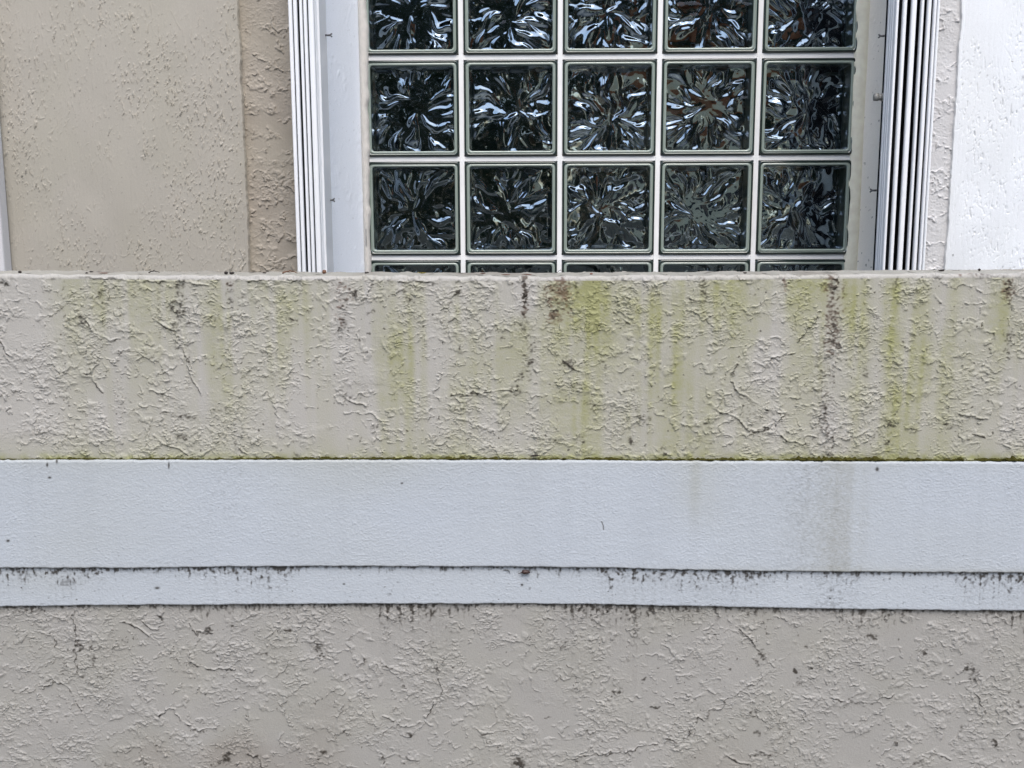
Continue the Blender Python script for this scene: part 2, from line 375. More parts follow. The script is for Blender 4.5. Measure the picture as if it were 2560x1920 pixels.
    for x, wd, y1, a in [(1085, 26, 1150, .85), (1560, 34, 1040, .6), (2185, 26, 1060, .9), (1130, 10, 900, .5), (640, 26, 1150, .4), (1345, 18, 1150, .45), (1900, 60, 1150, .35), (60, 60, 1150, .9), (860, 35, 1150, .45), (2400, 40, 900, .35), (1880, 24, 730, .8)]:
        al = al * (1 - a * streak(U + 2 * n_m, V, x, 680, y1, wd, 60))
    al = al + 0.62 * np.exp(-((1148 - V) / 12) ** 2) * (0.8 + 0.25 * n_m) + 0.18 * sstep(1060, 1145, V)
    al = al + 0.28 * sstep(900, 1500, U) * (1 - 0.5 * sstep(2300, 2500, U)) * (1 - 0.75 * dv) * sstep(-1.2, 1.0, n_st2 + n_p)
    al = al * (0.90 + 0.16 * rg + 0.12 * line + 0.07 * n_f + 0.06 * n_m)
    gi = np.zeros(sh); ru = np.zeros(sh)
    for x, y0, y1, wd, a in [(452, 700, 820, 14, .85), (440, 800, 860, 16, .6), (575, 705, 790, 10, .55), (862, 735, 830, 12, .55), (1313, 692, 780, 7, 1.5), (1316, 770, 845, 10, .75), (1325, 840, 960, 16, .5), (1443, 700, 760, 7, .7), (1370, 705, 760, 9, .55), (1756, 690, 750, 9, .9), (1760, 740, 800, 8, .45),
                             (2082, 692, 880, 20, .66), (2065, 850, 1150, 34, .36), (2235, 690, 740, 10, .6), (2525, 700, 770, 12, .75), (2520, 820, 900, 10, .7), (1870, 1000, 1080, 30, .3), (250, 720, 770, 12, .4), (2100, 700, 780, 30, .35), (160, 700, 900, 8, .25), (400, 700, 900, 6, .3)]:
        gi = np.maximum(gi, a * streak(U + 2.5 * n_m, V, x, y0, y1, wd, 18))
    for x, y, rx, ry, a in [(430, 768, 16, 9, 1), (465, 808, 14, 8, .9), (205, 795, 10, 14, .9), (192, 744, 6, 6, .9), (887, 733, 14, 7, 1.2), (1005, 727, 12, 6, .9), (1028, 755, 13, 9, 1.2), (925, 780, 12, 10, 1.0), (1145, 730, 12, 9, 1.2), (1122, 752, 12, 5, .8), (850, 820, 10, 20, 1), (860, 812, 16, 14, .6), (730, 798, 16, 5, .9), (727, 866, 6, 8, .8), (1313, 823, 9, 13, 1.4),
                            (1322, 905, 14, 16, 1.2), (1302, 935, 14, 12, 1), (1290, 965, 14, 6, 1), (1300, 985, 16, 8, 1), (1420, 905, 16, 12, 1.2), (1505, 908, 12, 10, .9), (1255, 845, 8, 6, .8), (1385, 778, 24, 6, 1.0), (1387, 795, 8, 10, 1.2), (2074, 837, 10, 8, 1.4), (2083, 857, 12, 10, 1), (2065, 1022, 10, 12, 1.1), (2060, 1060, 36, 26, .62), (2185, 1088, 14, 7, 1.1), (2217, 1105, 12, 8, 1.4), (2225, 1065, 20, 18, .7),
                            (1450, 1103, 14, 9, 1.3), (1580, 1105, 5, 9, 1.1), (1612, 1045, 20, 22, .6), (1618, 1003, 6, 4, 1), (1660, 1126, 6, 8, 1.1), (1780, 1107, 8, 7, 1.1), (1768, 1062, 8, 7, .9), (460, 1041, 20, 6, 1.2), (460, 1093, 12, 7, 1.1), (555, 1025, 18, 6, .9), (590, 1110, 8, 10, 1), (320, 1001, 4, 4, 1.6), (745, 1137, 6, 5, 1.4), (901, 1102, 7, 9, 1.2), (870, 992, 14, 10, .9), (640, 925, 20, 10, .4), (940, 1065, 16, 10, .5),
                            (1400, 1106, 20, 6, .7), (2380, 1070, 14, 8, 1), (2285, 1080, 12, 8, .9), (1965, 1033, 10, 6, 1.1), (2510, 870, 8, 14, .9), (2527, 715, 16, 8, 1), (2460, 687, 30, 5, 1.4), (2490, 686, 40, 4, .9), (2050, 688, 60, 4, .8), (1925, 687, 40, 4, .7), (8, 709, 16, 5, 1.5), (1335, 1136, 12, 5, 1.3), (1475, 1010, 16, 8, .8), (600, 745, 14, 8, .6), (540, 790, 12, 20, .45), (2070, 1140, 14, 10, .9), (1370, 820, 14, 8, .5), (2160, 930, 10, 8, .6), (440, 868, 16, 6, .8), (470, 905, 5, 22, .8), (1880, 735, 9, 7, .7), (1150, 870, 6, 16, .5), (900, 1000, 12, 8, .7)]:
        gi = np.maximum(gi, a * blob(U + 3 * n_m, V + 3 * n_m, x, y, rx, ry))
    lipd = 0.70 * line * sstep(-0.5, 1.1, n_p + 0.5 * n_st2) * (0.4 + 0.6 * sstep(40, 250, U)) * (1 - 0.3 * dv)
    gi = np.maximum(np.maximum(gi, lipd), 1.0 * trace)
    gi = gi * (0.56 + 0.50 * np.maximum(rg, line)) + 0.22 * n_f * sstep(0.04, 0.3, gi)
    G = sstep(0.10, 1.15, gi + 0.10 * gn(sh, 1.4, 1.2, 209) * sstep(0.05, 0.3, gi)) * 0.95
    G = np.maximum(G, 0.75 * sstep(2.55, 2.9, gn(sh, 2.2, 2.2, 207) + 0.0 * n_m) )
    for x, y0, y1, wd, a in [(2080, 692, 900, 22, .45), (2070, 900, 1150, 34, .2), (1313, 692, 800, 10, .5), (1405, 696, 770, 22, .8), (1420, 760, 800, 20, .4), (1372, 700, 790, 14, .5), (2095, 700, 800, 22, .35), (1385, 780, 810, 20, .9), (875, 710, 760, 20, .4), (850, 700, 830, 16, .35), (2525, 700, 760, 22, .55), (2430, 684, 700, 60, .4), (1960, 690, 740, 8, .5), (575, 700, 730, 14, .4)]:
        ru = np.maximum(ru, a * streak(U + 2 * n_m, V, x, y0, y1, wd, 12))
    R_ = sstep(0.12, 0.8, ru + 0.22 * n_f * sstep(0.05, 0.3, ru) - 0.05) * 0.75
    # coping: grey dust and brown specks on top, clean pale lip
    tb = np.arange(sh[0])[:, None] >= nf - 1
    lip = tb & (np.arange(sh[0])[:, None] < nf + 7)
    al = np.where(lip, 0.10 * sstep(-1, 1.5, n_p), al); G = np.where(lip, G * 0.5, G)
    tp = np.arange(sh[0])[:, None] >= nf + 7
    al = np.where(tp, 0.12, al); G = np.where(tp, 0.16 + 0.5 * sstep(1.0, 2.2, n_m), G); R_ = np.where(tp, 0.28 * sstep(-0.5, 1.5, n_p), R_)
    st = np.clip(np.stack([np.clip(al, 0, 0.9), G, R_], -1), 0, 1)
    me = grid_mesh('stucco_face', place(P), M_PARAPET, st)
    return put(bpy.data.objects.new('stucco_face', me), parapet)
upper_face()

def drips(U, dV, sh, seed, base=0.5, boost=()):
    """grime that gathers under an edge and runs down in thin broken threads; dV = distance below the edge in survey px"""
    n1 = gn((1, sh[1]), 1.9, 1, seed); n2 = gn((1, sh[1]), 60, 1, seed + 1); nf = gn(sh, 2.0, 2.2, seed + 2); n3 = gn(sh, 2.4, 6, seed + 3)
    ln = 4 + 5 * np.clip(n2 + 0.4, 0, 3) + 7 * np.clip(n1 - 0.3, 0, 3) * np.clip(0.6 + n2, 0.1, 3)
    for x, wd, a in boost: ln = ln + a * np.exp(-((U[:1] - x) / wd) ** 2) * (0.7 + 0.5 * np.clip(n1, -1, 2))
    haze = 0.20 * np.exp(-np.clip(dV, 0, 999) / np.maximum(2.6 * ln, 4)) * sstep(-0.8, 1.0, n2)
    g = base * np.exp(-np.clip(dV, 0, 999) / np.maximum(ln, 2)) * 2.0
    g = g * (0.7 + 0.4 * n3) + 0.26 * nf * sstep(0.03, 0.3, g)
    nb = gnoise((1, sh[1]), 1.6, 1, seed + 7); th = 0.42 * np.exp(-np.clip(dV, 0, 999) / (5 + 9 * np.clip(n2 + .5, 0, 2))) * sstep(0.2, 1.2, nb) * (0.7 + 0.4 * nf)
    haze = haze + np.clip(th, 0, 1)
    return np.clip(0.78 * sstep(0.20, 1.40, g) + haze * (0.7 + 0.5 * nf), 0, 0.92) * (dV > -6)

# ---- white band (projecting), with the ledge on top
def band(name, zt_f, zb_f, yf, yb, seed, ledge, stains, mat_, drip=None, rough_edge=0.00032):
    du = DU
    rng = np.random.default_rng(seed)
    w1 = np.interp(XF, np.linspace(-2.6, 2.6, 700), rng.standard_normal(700) * rough_edge) + 0.4 * rough_edge * gn((1, NX), 2.5, 1, seed + 3)[0]
    w2 = np.interp(XF, np.linspace(-2.6, 2.6, 500), rng.standard_normal(500) * rough_edge) + 0.4 * rough_edge * gn((1, NX), 2.5, 1, seed + 4)[0]
    zt, zb = zt_f(XF) + w1, zb_f(XF) + w2
    rr = 0.0028
    hgt = float(np.mean(zt - zb)); nf = max(8, int(hgt / du))
    rows, nrm = [], []
    rows.append(np.stack([XF, np.full(NX, yb), zb + 0.001], -1)); nrm.append((0, 0, -1))
    for k in range(0, 5):
        a = k / 4 * math.pi / 2
        rows.append(np.stack([XF, np.full(NX, yf + rr - rr * math.sin(a)), zb + rr - rr * math.cos(a)], -1)); nrm.append((0, -math.sin(a), -math.cos(a)))
    for k in range(1, nf):
        f = k / nf
        rows.append(np.stack([XF, np.full(NX, yf), zb + rr + (zt - zb - 2 * rr) * f], -1)); nrm.append((0, -1, 0))
    for k in range(0, 5):
        a = k / 4 * math.pi / 2
        rows.append(np.stack([XF, np.full(NX, yf + rr - rr * math.cos(a)), zt - rr + rr * math.sin(a)], -1)); nrm.append((0, -math.cos(a), math.sin(a)))
    for k in range(1, 6):
        rows.append(np.stack([XF, np.full(NX, yf + rr + (yb - yf - rr) * k / 5), zt - 0.0001 * k], -1)); nrm.append((0, 0, 1))
    P = np.stack(rows); N = np.array(nrm)[:, None, :]; sh = P.shape[:2]
    pimp = np.clip(gn(sh, 1.35, 1.0, seed + 5, 0.1), -0.8, 3); patch = 0.75 + 0.25 * sstep(-1.0, 1.0, gn(sh, 40, 30, seed + 6))
    h = 0.00014 * pimp * patch + 0.00004 * gn(sh, 14, 6, seed + 7) + 0.0002 * gn(sh, 90, 60, seed + 8) + 0.0004 * ridge(gn(sh, 10, 4, seed + 9), 0.08) * sstep(1.0, 1.6, gn(sh, 20, 20, seed + 10))
    P = P + N * h[..., None]
    U, V = survey(P)
    return P, U, V, sh, zt, zb
def white_band():
    P, U, V, sh, zt, zb = band('white_band', Z_LEDGE, Z_B1, YB1, YF + 0.004, 300, True, None, M_BAND)
    nm = gn(sh, 6, 6, 320); ns = gn(sh, 8, 120, 321); nf = gn(sh, 2.2, 1.8, 322)
    al = 0.05 * sstep(-.5, 1.5, gn(sh, 80, 60, 323)) + 0.20 * streak(U, V, 1740, 1150, 1320, 60, 60) * (0.85 + .2 * ns) + 0.16 * np.exp(-(V - 1153) / 14) * (V > 1150) + 0.12 * streak(U, V, 900, 1150, 1260, 260, 40) + 0.12 * np.exp(-(1424 - V) / 9)
    al = al + 0.10 * streak(U, V, 250, 1150, 1430, 240, 40)
    al = al + 0.20 * streak(U + 5 * nm, V, 2085, 1150, 1600, 75, 20) * (0.85 + 0.2 * ns + 0.15 * nf)
    gi = 0.09 * streak(U + 6 * nm, V, 2085, 1150, 1500, 62, 20) * (0.75 + 0.3 * ns) + 0.14 * streak(U, V, 2000, 1150, 1500, 60, 20)
    gi = gi * (0.65 + 0.5 * nf) + 0.14 * streak(U, V, 560, 1150, 1350, 60, 40) * sstep(0.3, 1.4, nf)
    gi = gi + 0.035 * sstep(-0.3, 1.8, ns) + 0.05 * sstep(0.8, 2.0, gn(sh, 30, 22, 326)) * sstep(-0.5, 1.5, nf)
    G = np.clip(gi, 0, 0.6) * 0.75
    specks = 0.40 * sstep(3.4, 3.8, gn(sh, 2.2, 1.8, 324))
    for x, y, rx, ry in [(124, 1194, 4, 2.5), (118, 1162, 2.5, 5), (142, 1153, 2.5, 5), (422, 1164, 2, 8), (2193, 1173, 4, 5), (20, 1352, 4, 3), (1005, 1208, 3, 2)]:
        specks = np.maximum(specks, 1.3 * blob(U, V, x, y, rx, ry))
    specks = np.maximum(specks, 1.1 * stroke(U, V, [(1504, 1304), (1508, 1314), (1509, 1324)], 1.1))
    G = np.maximum(G, np.clip(specks, 0, .9))
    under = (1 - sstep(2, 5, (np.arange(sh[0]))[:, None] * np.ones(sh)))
    G = np.maximum(G, 0.9 * under)  # lower edge darkened: grime and painted contact shade in one line
    R_ = 0.10 * streak(U + 6 * nm, V, 2085, 1150, 1450, 60, 20) * (0.6 + 0.4 * ns)
    back = (np.arange(sh[0])[:, None] > sh[0] - 5) * np.ones(sh)
    al = np.maximum(al, 0.85 * back); G = np.maximum(G, 0.5 * back)
    st = np.clip(np.stack([al, G, R_], -1), 0, 1)
    put(bpy.data.objects.new('white_band', grid_mesh('white_band', place(P), M_BAND, st)), parapet)
white_band()
def ledge_strip():
    P, U, V, sh, zt, zb = band('ledge_strip', lambda X: Z_B1(X) + 0.006, Z_B2, YB2, YF + 0.006, 400, False, None, M_BAND)
    ze = np.array([survey(np.array([x, YB1, z])) for x, z in zip(XF[::20], Z_B1(XF[::20]))])
    Ve = np.interp(XF, XF[::20], ze[:, 1])
    d = V - Ve[None, :]
    g = drips(U, d, sh, 420, 0.62, [(60, 60, 10), (160, 60, 14), (330, 60, 3), (520, 30, 7), (660, 60, 10), (960, 20, 6), (1330, 40, 8), (1420, 70, 10), (1560, 60, 5), (1720, 60, 10), (1830, 60, 14), (1960, 40, 12), (2080, 70, 18), (2240, 80, 8), (2440, 50, 24), (2530, 40, 18)])
    nf = gn(sh, 2.2, 1.8, 440)
    g = np.maximum(g, 0.8 * sstep(3.1, 3.4, gn(sh, 2.4, 2.0, 441)))
    g = np.maximum(g, 0.30 * streak(U, V, 2085, 1430, 1540, 60, 10) * sstep(-0.4, 1.2, nf))
    g = np.maximum(g, 0.5 * sstep(0.2, 1.0, blob(U, V, 165, 1458, 30, 14) + 0.3 * nf - 0.2))
    for x, y, rx, ry in [(393, 1470, 6, 3), (1305, 1462, 3, 3), (2075, 1496, 3, 2), (860, 1460, 3, 2)]: g = np.maximum(g, np.clip(1.2 * blob(U, V, x, y, rx, ry), 0, .9))
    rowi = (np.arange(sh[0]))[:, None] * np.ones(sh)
    g = np.maximum(g, 0.9 * (1 - sstep(2, 5, rowi)))  # dark bottom edge, part grime, part contact shade in the colour
    al = 0.04 + 0.10 * blob(U, V, 100, 1450, 120, 40)
    put(bpy.data.objects.new('ledge_strip', grid_mesh('ledge_strip', place(P), M_BAND, np.clip(np.stack([al, g, 0 * g], -1), 0, 1))), parapet)
ledge_strip()

# ---- lower stucco base
def base_face():
    du = DU
    zt = Z_B2(XF) + 0.012
    n1 = int(0.31 / du)
    off = np.concatenate([np.arange(n1) * du, n1 * du + (np.linspace(0, 1, 60)[1:] ** 1.3) * 1.2])
    rows = [np.stack([XF, np.full(NX, YBASE), np.maximum(zt - o, -0.02)], -1) for o in off][::-1]
    P = np.stack(rows); sh = P.shape[:2]
    h, rg, clus, line = skip_trowel(sh, 500, DU * 1000, 0.9, 0.95)
    U, V = survey(P)
    jit = 3.4 * gn(sh, 7, 7, 590) + 1.6 * gn(sh, 2.5, 2.5, 591); brk = 0.35 + 0.65 * sstep(-1.0, 0.4, gn(sh, 7, 7, 592))
    L = [([(1911, 1694), (1870, 1712), (1835, 1735), (1780, 1775), (1725, 1818), (1697, 1848), (1668, 1845)], 2.4), ([(1640, 1857), (1580, 1872), (1500, 1885), (1420, 1890)], 2.0), ([(1685, 1727), (1715, 1738), (1740, 1745)], 2.4),
         ([(2080, 1746), (2115, 1752), (2165, 1755), (2200, 1745), (2235, 1735)], 2.2), ([(2445, 1798), (2455, 1770), (2435, 1720), (2445, 1680)], 2.4), ([(2480, 1860), (2500, 1845), (2560, 1820)], 2.6),
         ([(1847, 1569), (1880, 1600), (1905, 1640)], 2.4), ([(477, 1650), (495, 1665), (540, 1673), (590, 1670)], 2.4), ([(475, 1600), (478, 1640)], 2.0), ([(185, 1520), (192, 1590), (190, 1640), (195, 1685), (215, 1690)], 2.2), ([(138, 1590), (142, 1620), (160, 1627)], 2.2),
         ([(100, 1715), (150, 1702), (175, 1720), (205, 1775)], 2.4), ([(400, 1790), (430, 1765), (450, 1800), (475, 1810)], 2.0), ([(955, 1905), (960, 1885), (985, 1882), (1010, 1895), (1035, 1898)], 2.6), ([(915, 1862), (985, 1820), (1050, 1805)], 3.0), ([(960, 1790), (985, 1800)], 2.4),
         ([(1185, 1820), (1220, 1828), (1270, 1825)], 2.6), ([(620, 1885), (645, 1890), (655, 1915)], 2.6), ([(310, 1555), (350, 1570), (375, 1590)], 2.2), ([(355, 1550), (380, 1572), (415, 1558)], 2.4), ([(480, 1560), (485, 1580), (530, 1580)], 2.4), ([(1470, 1830), (1490, 1825), (1515, 1830)], 2.6), ([(1820, 1890), (1850, 1905), (1880, 1912)], 2.4), ([(1870, 1885), (1900, 1878), (1920, 1885)], 2.4), ([(540, 1818), (500, 1825), (480, 1820)], 2.4), ([(1085, 1650), (1105, 1720), (1085, 1760), (1060, 1790)], 2.0), ([(2270, 1810), (2240, 1850), (2210, 1890)], 2.4), ([(2290, 1915), (2330, 1880), (2380, 1900)], 2.6)]
    trace = np.zeros(sh)
    for pts, wd in L:
        s = stroke(U + jit, V + .8 * jit, pts, wd * 0.85) * brk
        h = np.maximum(h, s * 0.0022 + 0.8 * h); trace = np.maximum(trace, stroke(U + jit, V + 0.8 * jit - 3.2, pts, 2.0) * brk); line = np.maximum(line, 0.8 * s)
    P = P + np.array([0, -1, 0]) * h[..., None]
    ze = np.array([survey(np.array([x, YB2, z])) for x, z in zip(XF[::20], Z_B2(XF[::20]))]); Ve = np.interp(XF, XF[::20], ze[:, 1])
    d = V - Ve[None, :]
    g = drips(U, d, sh, 520, 0.66, [(230, 50, 8), (620, 120, 14), (690, 50, 12), (1100, 26, 26), (1150, 30, 14), (1010, 60, 8), (1560, 90, 10), (1830, 80, 10), (1960, 60, 12), (2060, 40, 22), (2100, 40, 18), (2340, 60, 10), (2440, 40, 16), (2495, 30, 26)])
    n_m = gn(sh, 6, 5, 530); n_f = gn(sh, 2.2, 1.8, 531); n_p = gn(sh, 40, 40, 532)
    gi = np.zeros(sh)
    for x, y, rx, ry, a in [(237, 1650, 10, 14, 1), (200, 1616, 6, 14, .9), (205, 1690, 14, 6, .9), (796, 1622, 18, 18, .9), (805, 1640, 12, 6, .9), (725, 1577, 14, 7, 1.1), (862, 1691, 12, 6, 1), (668, 1636, 12, 5, 1.2), (914, 1655, 6, 12, .7), (970, 1667, 12, 3, 1), (880, 1598, 5, 10, .6), (570, 1893, 12, 16, 1.7), (560, 1905, 14, 8, 1.4), (640, 1890, 12, 8, 1.2), (653, 1910, 5, 10, 1.2), (1024, 1834, 12, 5, 1.2), (312, 1602, 12, 6, .9), (520, 1578, 14, 5, 1.1), (575, 1560, 7, 5, 1), (402, 1543, 5, 4, 1.6), (1129, 1664, 4, 3, 1.7), (810, 1880, 8, 7, 1), (86, 1777, 10, 5, .7), (1000, 1700, 5, 10, .7), (910, 1739, 8, 4, .7), (345, 1740, 10, 6, .5), (265, 1910, 12, 6, 1.1),
                            (1549, 1731, 8, 10, 1.5), (1535, 1730, 16, 4, .8), (1908, 1639, 12, 14, 1.2), (1900, 1655, 16, 18, .5), (1986, 1678, 5, 4, 1.7), (1995, 1700, 6, 18, .8), (2177, 1590, 14, 7, 1.1), (2426, 1672, 18, 10, 1.0), (2430, 1690, 10, 14, .7), (2320, 1637, 10, 8, .9), (1639, 1766, 14, 4, 1.2), (1879, 1779, 13, 5, 1.3), (1870, 1792, 16, 3, .8), (1893, 1830, 8, 8, 1.2), (1919, 1882, 7, 8, 1.5), (1900, 1878, 14, 4, .9), (2484, 1853, 8, 5, 1.3), (2405, 1825, 8, 16, .5), (1296, 1912, 22, 10, 1.6), (1303, 1900, 8, 10, 1.5), (2290, 1912, 14, 8, 1.2), (1412, 1605, 6, 10, 1.0), (1410, 1625, 10, 6, .8), (1525, 1668, 6, 5, .9), (1610, 1701, 5, 10, 1.1), (1590, 1545, 10, 14, .7), (1995, 1590, 4, 8, .7), (1590, 1528, 5, 4, 1.6), (1802, 1703, 8, 8, .8), (2177, 1757, 4, 3, 1.4), (1818, 1870, 5, 5, 1.1), (1370, 1792, 14, 3, .7), (1470, 1830, 8, 6, .8), (1500, 1825, 16, 4, .7), (2012, 1616, 7, 5, .8), (2550, 1850, 8, 30, .4), (1790, 1588, 12, 3, .9), (2300, 1680, 10, 4, .5), (2540, 1760, 14, 10, .5)]:
        gi = np.maximum(gi, a * blob(U + 3 * n_m, V + 3 * n_m, x, y, rx, ry))
    for pts, a in [([(1847, 1569), (1880, 1600), (1905, 1640)], .7), ([(1911, 1694), (1835, 1735), (1725, 1818), (1697, 1848)], .55), ([(1640, 1857), (1500, 1885)], .4), ([(2080, 1746), (2165, 1755), (2235, 1735)], .5), ([(620, 1885), (645, 1890), (655, 1915)], .9), ([(185, 1520), (192, 1590), (190, 1640), (195, 1685)], .7), ([(1685, 1727), (1740, 1745)], .5), ([(955, 1905), (960, 1885), (985, 1882), (1035, 1898)], .6), ([(477, 1650), (540, 1673), (590, 1670)], .4), ([(1870, 1886), (1915, 1882)], .9)]:
        gi = np.maximum(gi, a * stroke(U + jit, V + .8 * jit - 2.5, pts, 2.6))
    gi = np.maximum(gi, 1.0 * trace)
    gi = np.maximum(gi, 0.80 * line * sstep(-0.6, 1.2, n_p + 0.4 * n_m))
    gi = gi * (0.66 + 0.5 * np.maximum(rg, line)) + 0.22 * n_f * sstep(0.04, 0.3, gi)
    G = np.maximum(g, sstep(0.10, 1.15, gi + 0.10 * gn(sh, 1.4, 1.2, 539) * sstep(0.05, 0.3, gi)) * 0.95)
    G = np.maximum(G, 0.7 * sstep(2.7, 3.0, gn(sh, 2.0, 2.0, 533)))
    ru = 0.22 * sstep(0.0, 1.2, blob(U, V, 650, 1900, 300, 60) + 0.3 * blob(U, V, 1900, 1900, 300, 60) + 0.25 * n_p - 0.2)
    al = 0.06 * sstep(-1, 1.5, n_p)
    put(bpy.data.objects.new('stucco_base', grid_mesh('stucco_base', place(P), M_BASE, np.clip(np.stack([al, G, ru], -1), 0, 1))), parapet)
base_face()

# ---- moss seam in the joint on the ledge
def moss():
    xs = np.arange(-1.3, 1.3, 0.0012); n = len(xs)
    U = np.array([survey(np.array([x, YF, Z_LEDGE(x)]))[0] for x in xs])
    th = np.interp(U, [0, 60, 300, 700, 1000, 1300, 1700, 2000, 2200, 2560], [.0013, .0009, .0011, .0014, .0019, .0018, .0019, .0022, .0021, .0023])
    th = th * (1 + 0.16 * gnoise((1, n), 5, 1, 601)[0] + 0.2 * gnoise((1, n), 40, 1, 602)[0]); th = np.clip(th, .0008, .0045)
    gap = np.abs(U - 2420) < 14
    th[gap] *= 0.35
    k = 9; a = np.linspace(0, math.pi, k)[:, None]
    lump = 1 + 0.25 * gnoise((k, n), 2.5, 1.5, 603)
    zc = Z_LEDGE(xs) - 0.0006
    P = np.stack([np.broadcast_to(xs, (k, n)), YF - 0.0008 - 2.2 * th * np.sin(a) * lump, zc + th * (1 - np.cos(a)) * 0.85 * lump], -1)
    put(bpy.data.objects.new('moss_seam', grid_mesh('moss_seam', place(P), M_MOSS)), parapet)
moss()

# ------------------------------------------------------------------ the house front
house = thing('house', 'beige and white stucco house front with a glass block window behind the garden wall', 'house', loc=(0, 2.0, 0))
def hplace(P): return P - np.array([0, 2.0, 0])
ZLO, ZHI = 1.38, 2.03
def wall_panel(name, x0, x1, yf, ydep, seed, mat_, kind, edges=(True, True), label=None, step=0.0011, wob=(0, 0)):
    xs = np.arange(x0, x1 + step * .5, step) if x1 - x0 < 0.9 else None
    if xs is None:
        xs = np.concatenate([np.arange(x0, -1.7, 0.01), np.arange(-1.7, -1.04, 0.002), np.arange(-1.04, x1, step)]) if x0 < -1.04 else np.concatenate([np.arange(x0, 1.0, step), np.arange(1.0, 1.7, 0.002), np.arange(1.7, x1, 0.01)])
    zs = np.concatenate([np.linspace(0, ZLO, 40)[:-1], np.arange(ZLO, ZHI, step), np.linspace(ZHI, 3.6, 60)])
    cols = list(xs)
    X, Z = np.meshgrid(xs, zs)
    sh = X.shape
    if kind == 'rough':
        h, rg, cl, line = skip_trowel(sh, seed, step * 1000, 0.38, 1.25)
        h = h * 0.9
    else:
        s = 1 / (step * 1000)
        cl = sstep(-1.8, 1.7, gnoise(sh, 40 * s, 70 * s, seed) + .4 * gnoise(sh, 12 * s, 20 * s, seed + 1))
        f = np.zeros(sh)
        for q, tl in enumerate((0.22, -0.10, 0.55)):
            n = gnoise(sh, 1.25 * s, (6.0, 9.0, 4.6)[q] * s, seed + 2 + 20 * q, tl)
            f = np.maximum(f, sstep(1.45, 2.5, n) * (1.0, 1.0, 0.55)[q])
        f = f * (0.10 + 0.90 * cl) + 0.07 * sstep(0.6, 1.8, gnoise(sh, 1.2 * s, 1.6 * s, seed + 3)) * cl
        n2 = gnoise(sh, 14 * s, 26 * s, seed + 4); lp = ridge(n2, 0.045) * sstep(0.9, 1.4, gnoise(sh, 12 * s, 18 * s, seed + 5))
        h = (0.0024 * f + 0.0009 * lp) * (1 if kind == 'flecks' else 0.8) * (-1 if kind == 'pits' else 1) + 0.0005 * gnoise(sh, 40 * s, 60 * s, seed + 6) + 0.00005 * gnoise(sh, 3 * s, 60 * s, seed + 7)
        rg = f
    XX = X + wob[0] * (gnoise((len(zs), 1), 1, 30, seed + 8) + 0.5 * gnoise((len(zs), 1), 1, 6, seed + 9)) * np.clip(1 - np.arange(sh[1]) / 14, 0, 1)[None, :] + wob[1] * (gnoise((len(zs), 1), 1, 30, seed + 10) + .5 * gnoise((len(zs), 1), 1, 6, seed + 11)) * np.clip(1 - (sh[1] - 1 - np.arange(sh[1])) / 14, 0, 1)[None, :]
    h[:, :5] *= 0.4; h[:, -5:] *= 0.4
    P = np.stack([XX, yf - h, Z], -1)
    c0 = P[:, :1].copy(); c0[..., 1] = yf + ydep; c1 = P[:, -1:].copy(); c1[..., 1] = yf + ydep
    P = np.concatenate([c0, P, c1], 1)
    sh2 = P.shape[:2]
    n_p = gnoise(sh2, 40, 60, seed + 12)
    g = 0.55 * sstep(2.9, 3.2, gnoise(sh2, 1.8, 2.4, seed + 13))
    rgp = np.pad(rg, ((0, 0), (1, 1)))
    g = np.maximum(g, (0.20 if kind != 'rough' else 0.16) * sstep(0.5, 1.0, rgp) * sstep(-0.3, 1.4, n_p))
    st = np.stack([0.05 * sstep(-1, 1.5, n_p), g, (0.07 if kind == 'rough' else 0.02) * sstep(-1, 1.5, gnoise(sh2, 50, 60, seed + 14))], -1)
    o = put(bpy.data.objects.new(name, grid_mesh(name, hplace(P), mat_, np.clip(st, 0, 1))), house)
    if label: o['label'] = label
    return o
YW = 1.972
XLJ = at(908, 390, 2.165)[0]; XRJ = at(2155, 390, 2.165)[0]; XLF = at(814, 300, 2.075)[0]; XRF = at(2206, 300, 2.12)[0]
xl_strip = at(12, 600, 1.935)[0]
xl = at(607, 300, 1.958)[0]; xband = at(735, 300, YW)[0]
wall_panel('wall', -2.4, xl, 1.958, 0.03, 700, M_HOUSE, 'flecks', wob=(0, 0.0008))
wall_panel('window_surround', xl - 0.004, XLF - 0.002, YW, 0.03, 730, M_SURROUND, 'rough')
XR1 = at(2387, 300, 1.966)[0]
wall_panel('window_surround', XRF + 0.002, XR1 + 0.004, YW, 0.03, 760, M_SURROUND_LIGHT, 'rough', label='pale narrow stucco strip beside the folded shutter')
wall_panel('wall', XR1, 2.6, 1.966, 0.03, 790, M_WHITE, 'pits', wob=(0.0007, 0), label='bright white rough stucco wall')
# white corner pilaster at the far left
bm = bmesh.new(); box(bm, -2.5, xl_strip, 1.925 - 2.0, 1.956 - 2.0, 0.0, 3.6, 0.004); bm_obj('corner_pilaster', bm, M_SURROUND_LIGHT, house)
# lintel above the window
bm = bmesh.new(); box(bm, -0.352, 0.716, YW - 2.0 + 0.004, YW + 0.3 - 2.0, 3.055, 3.6, 0.003); bm_obj('lintel', bm, M_SURROUND, house)

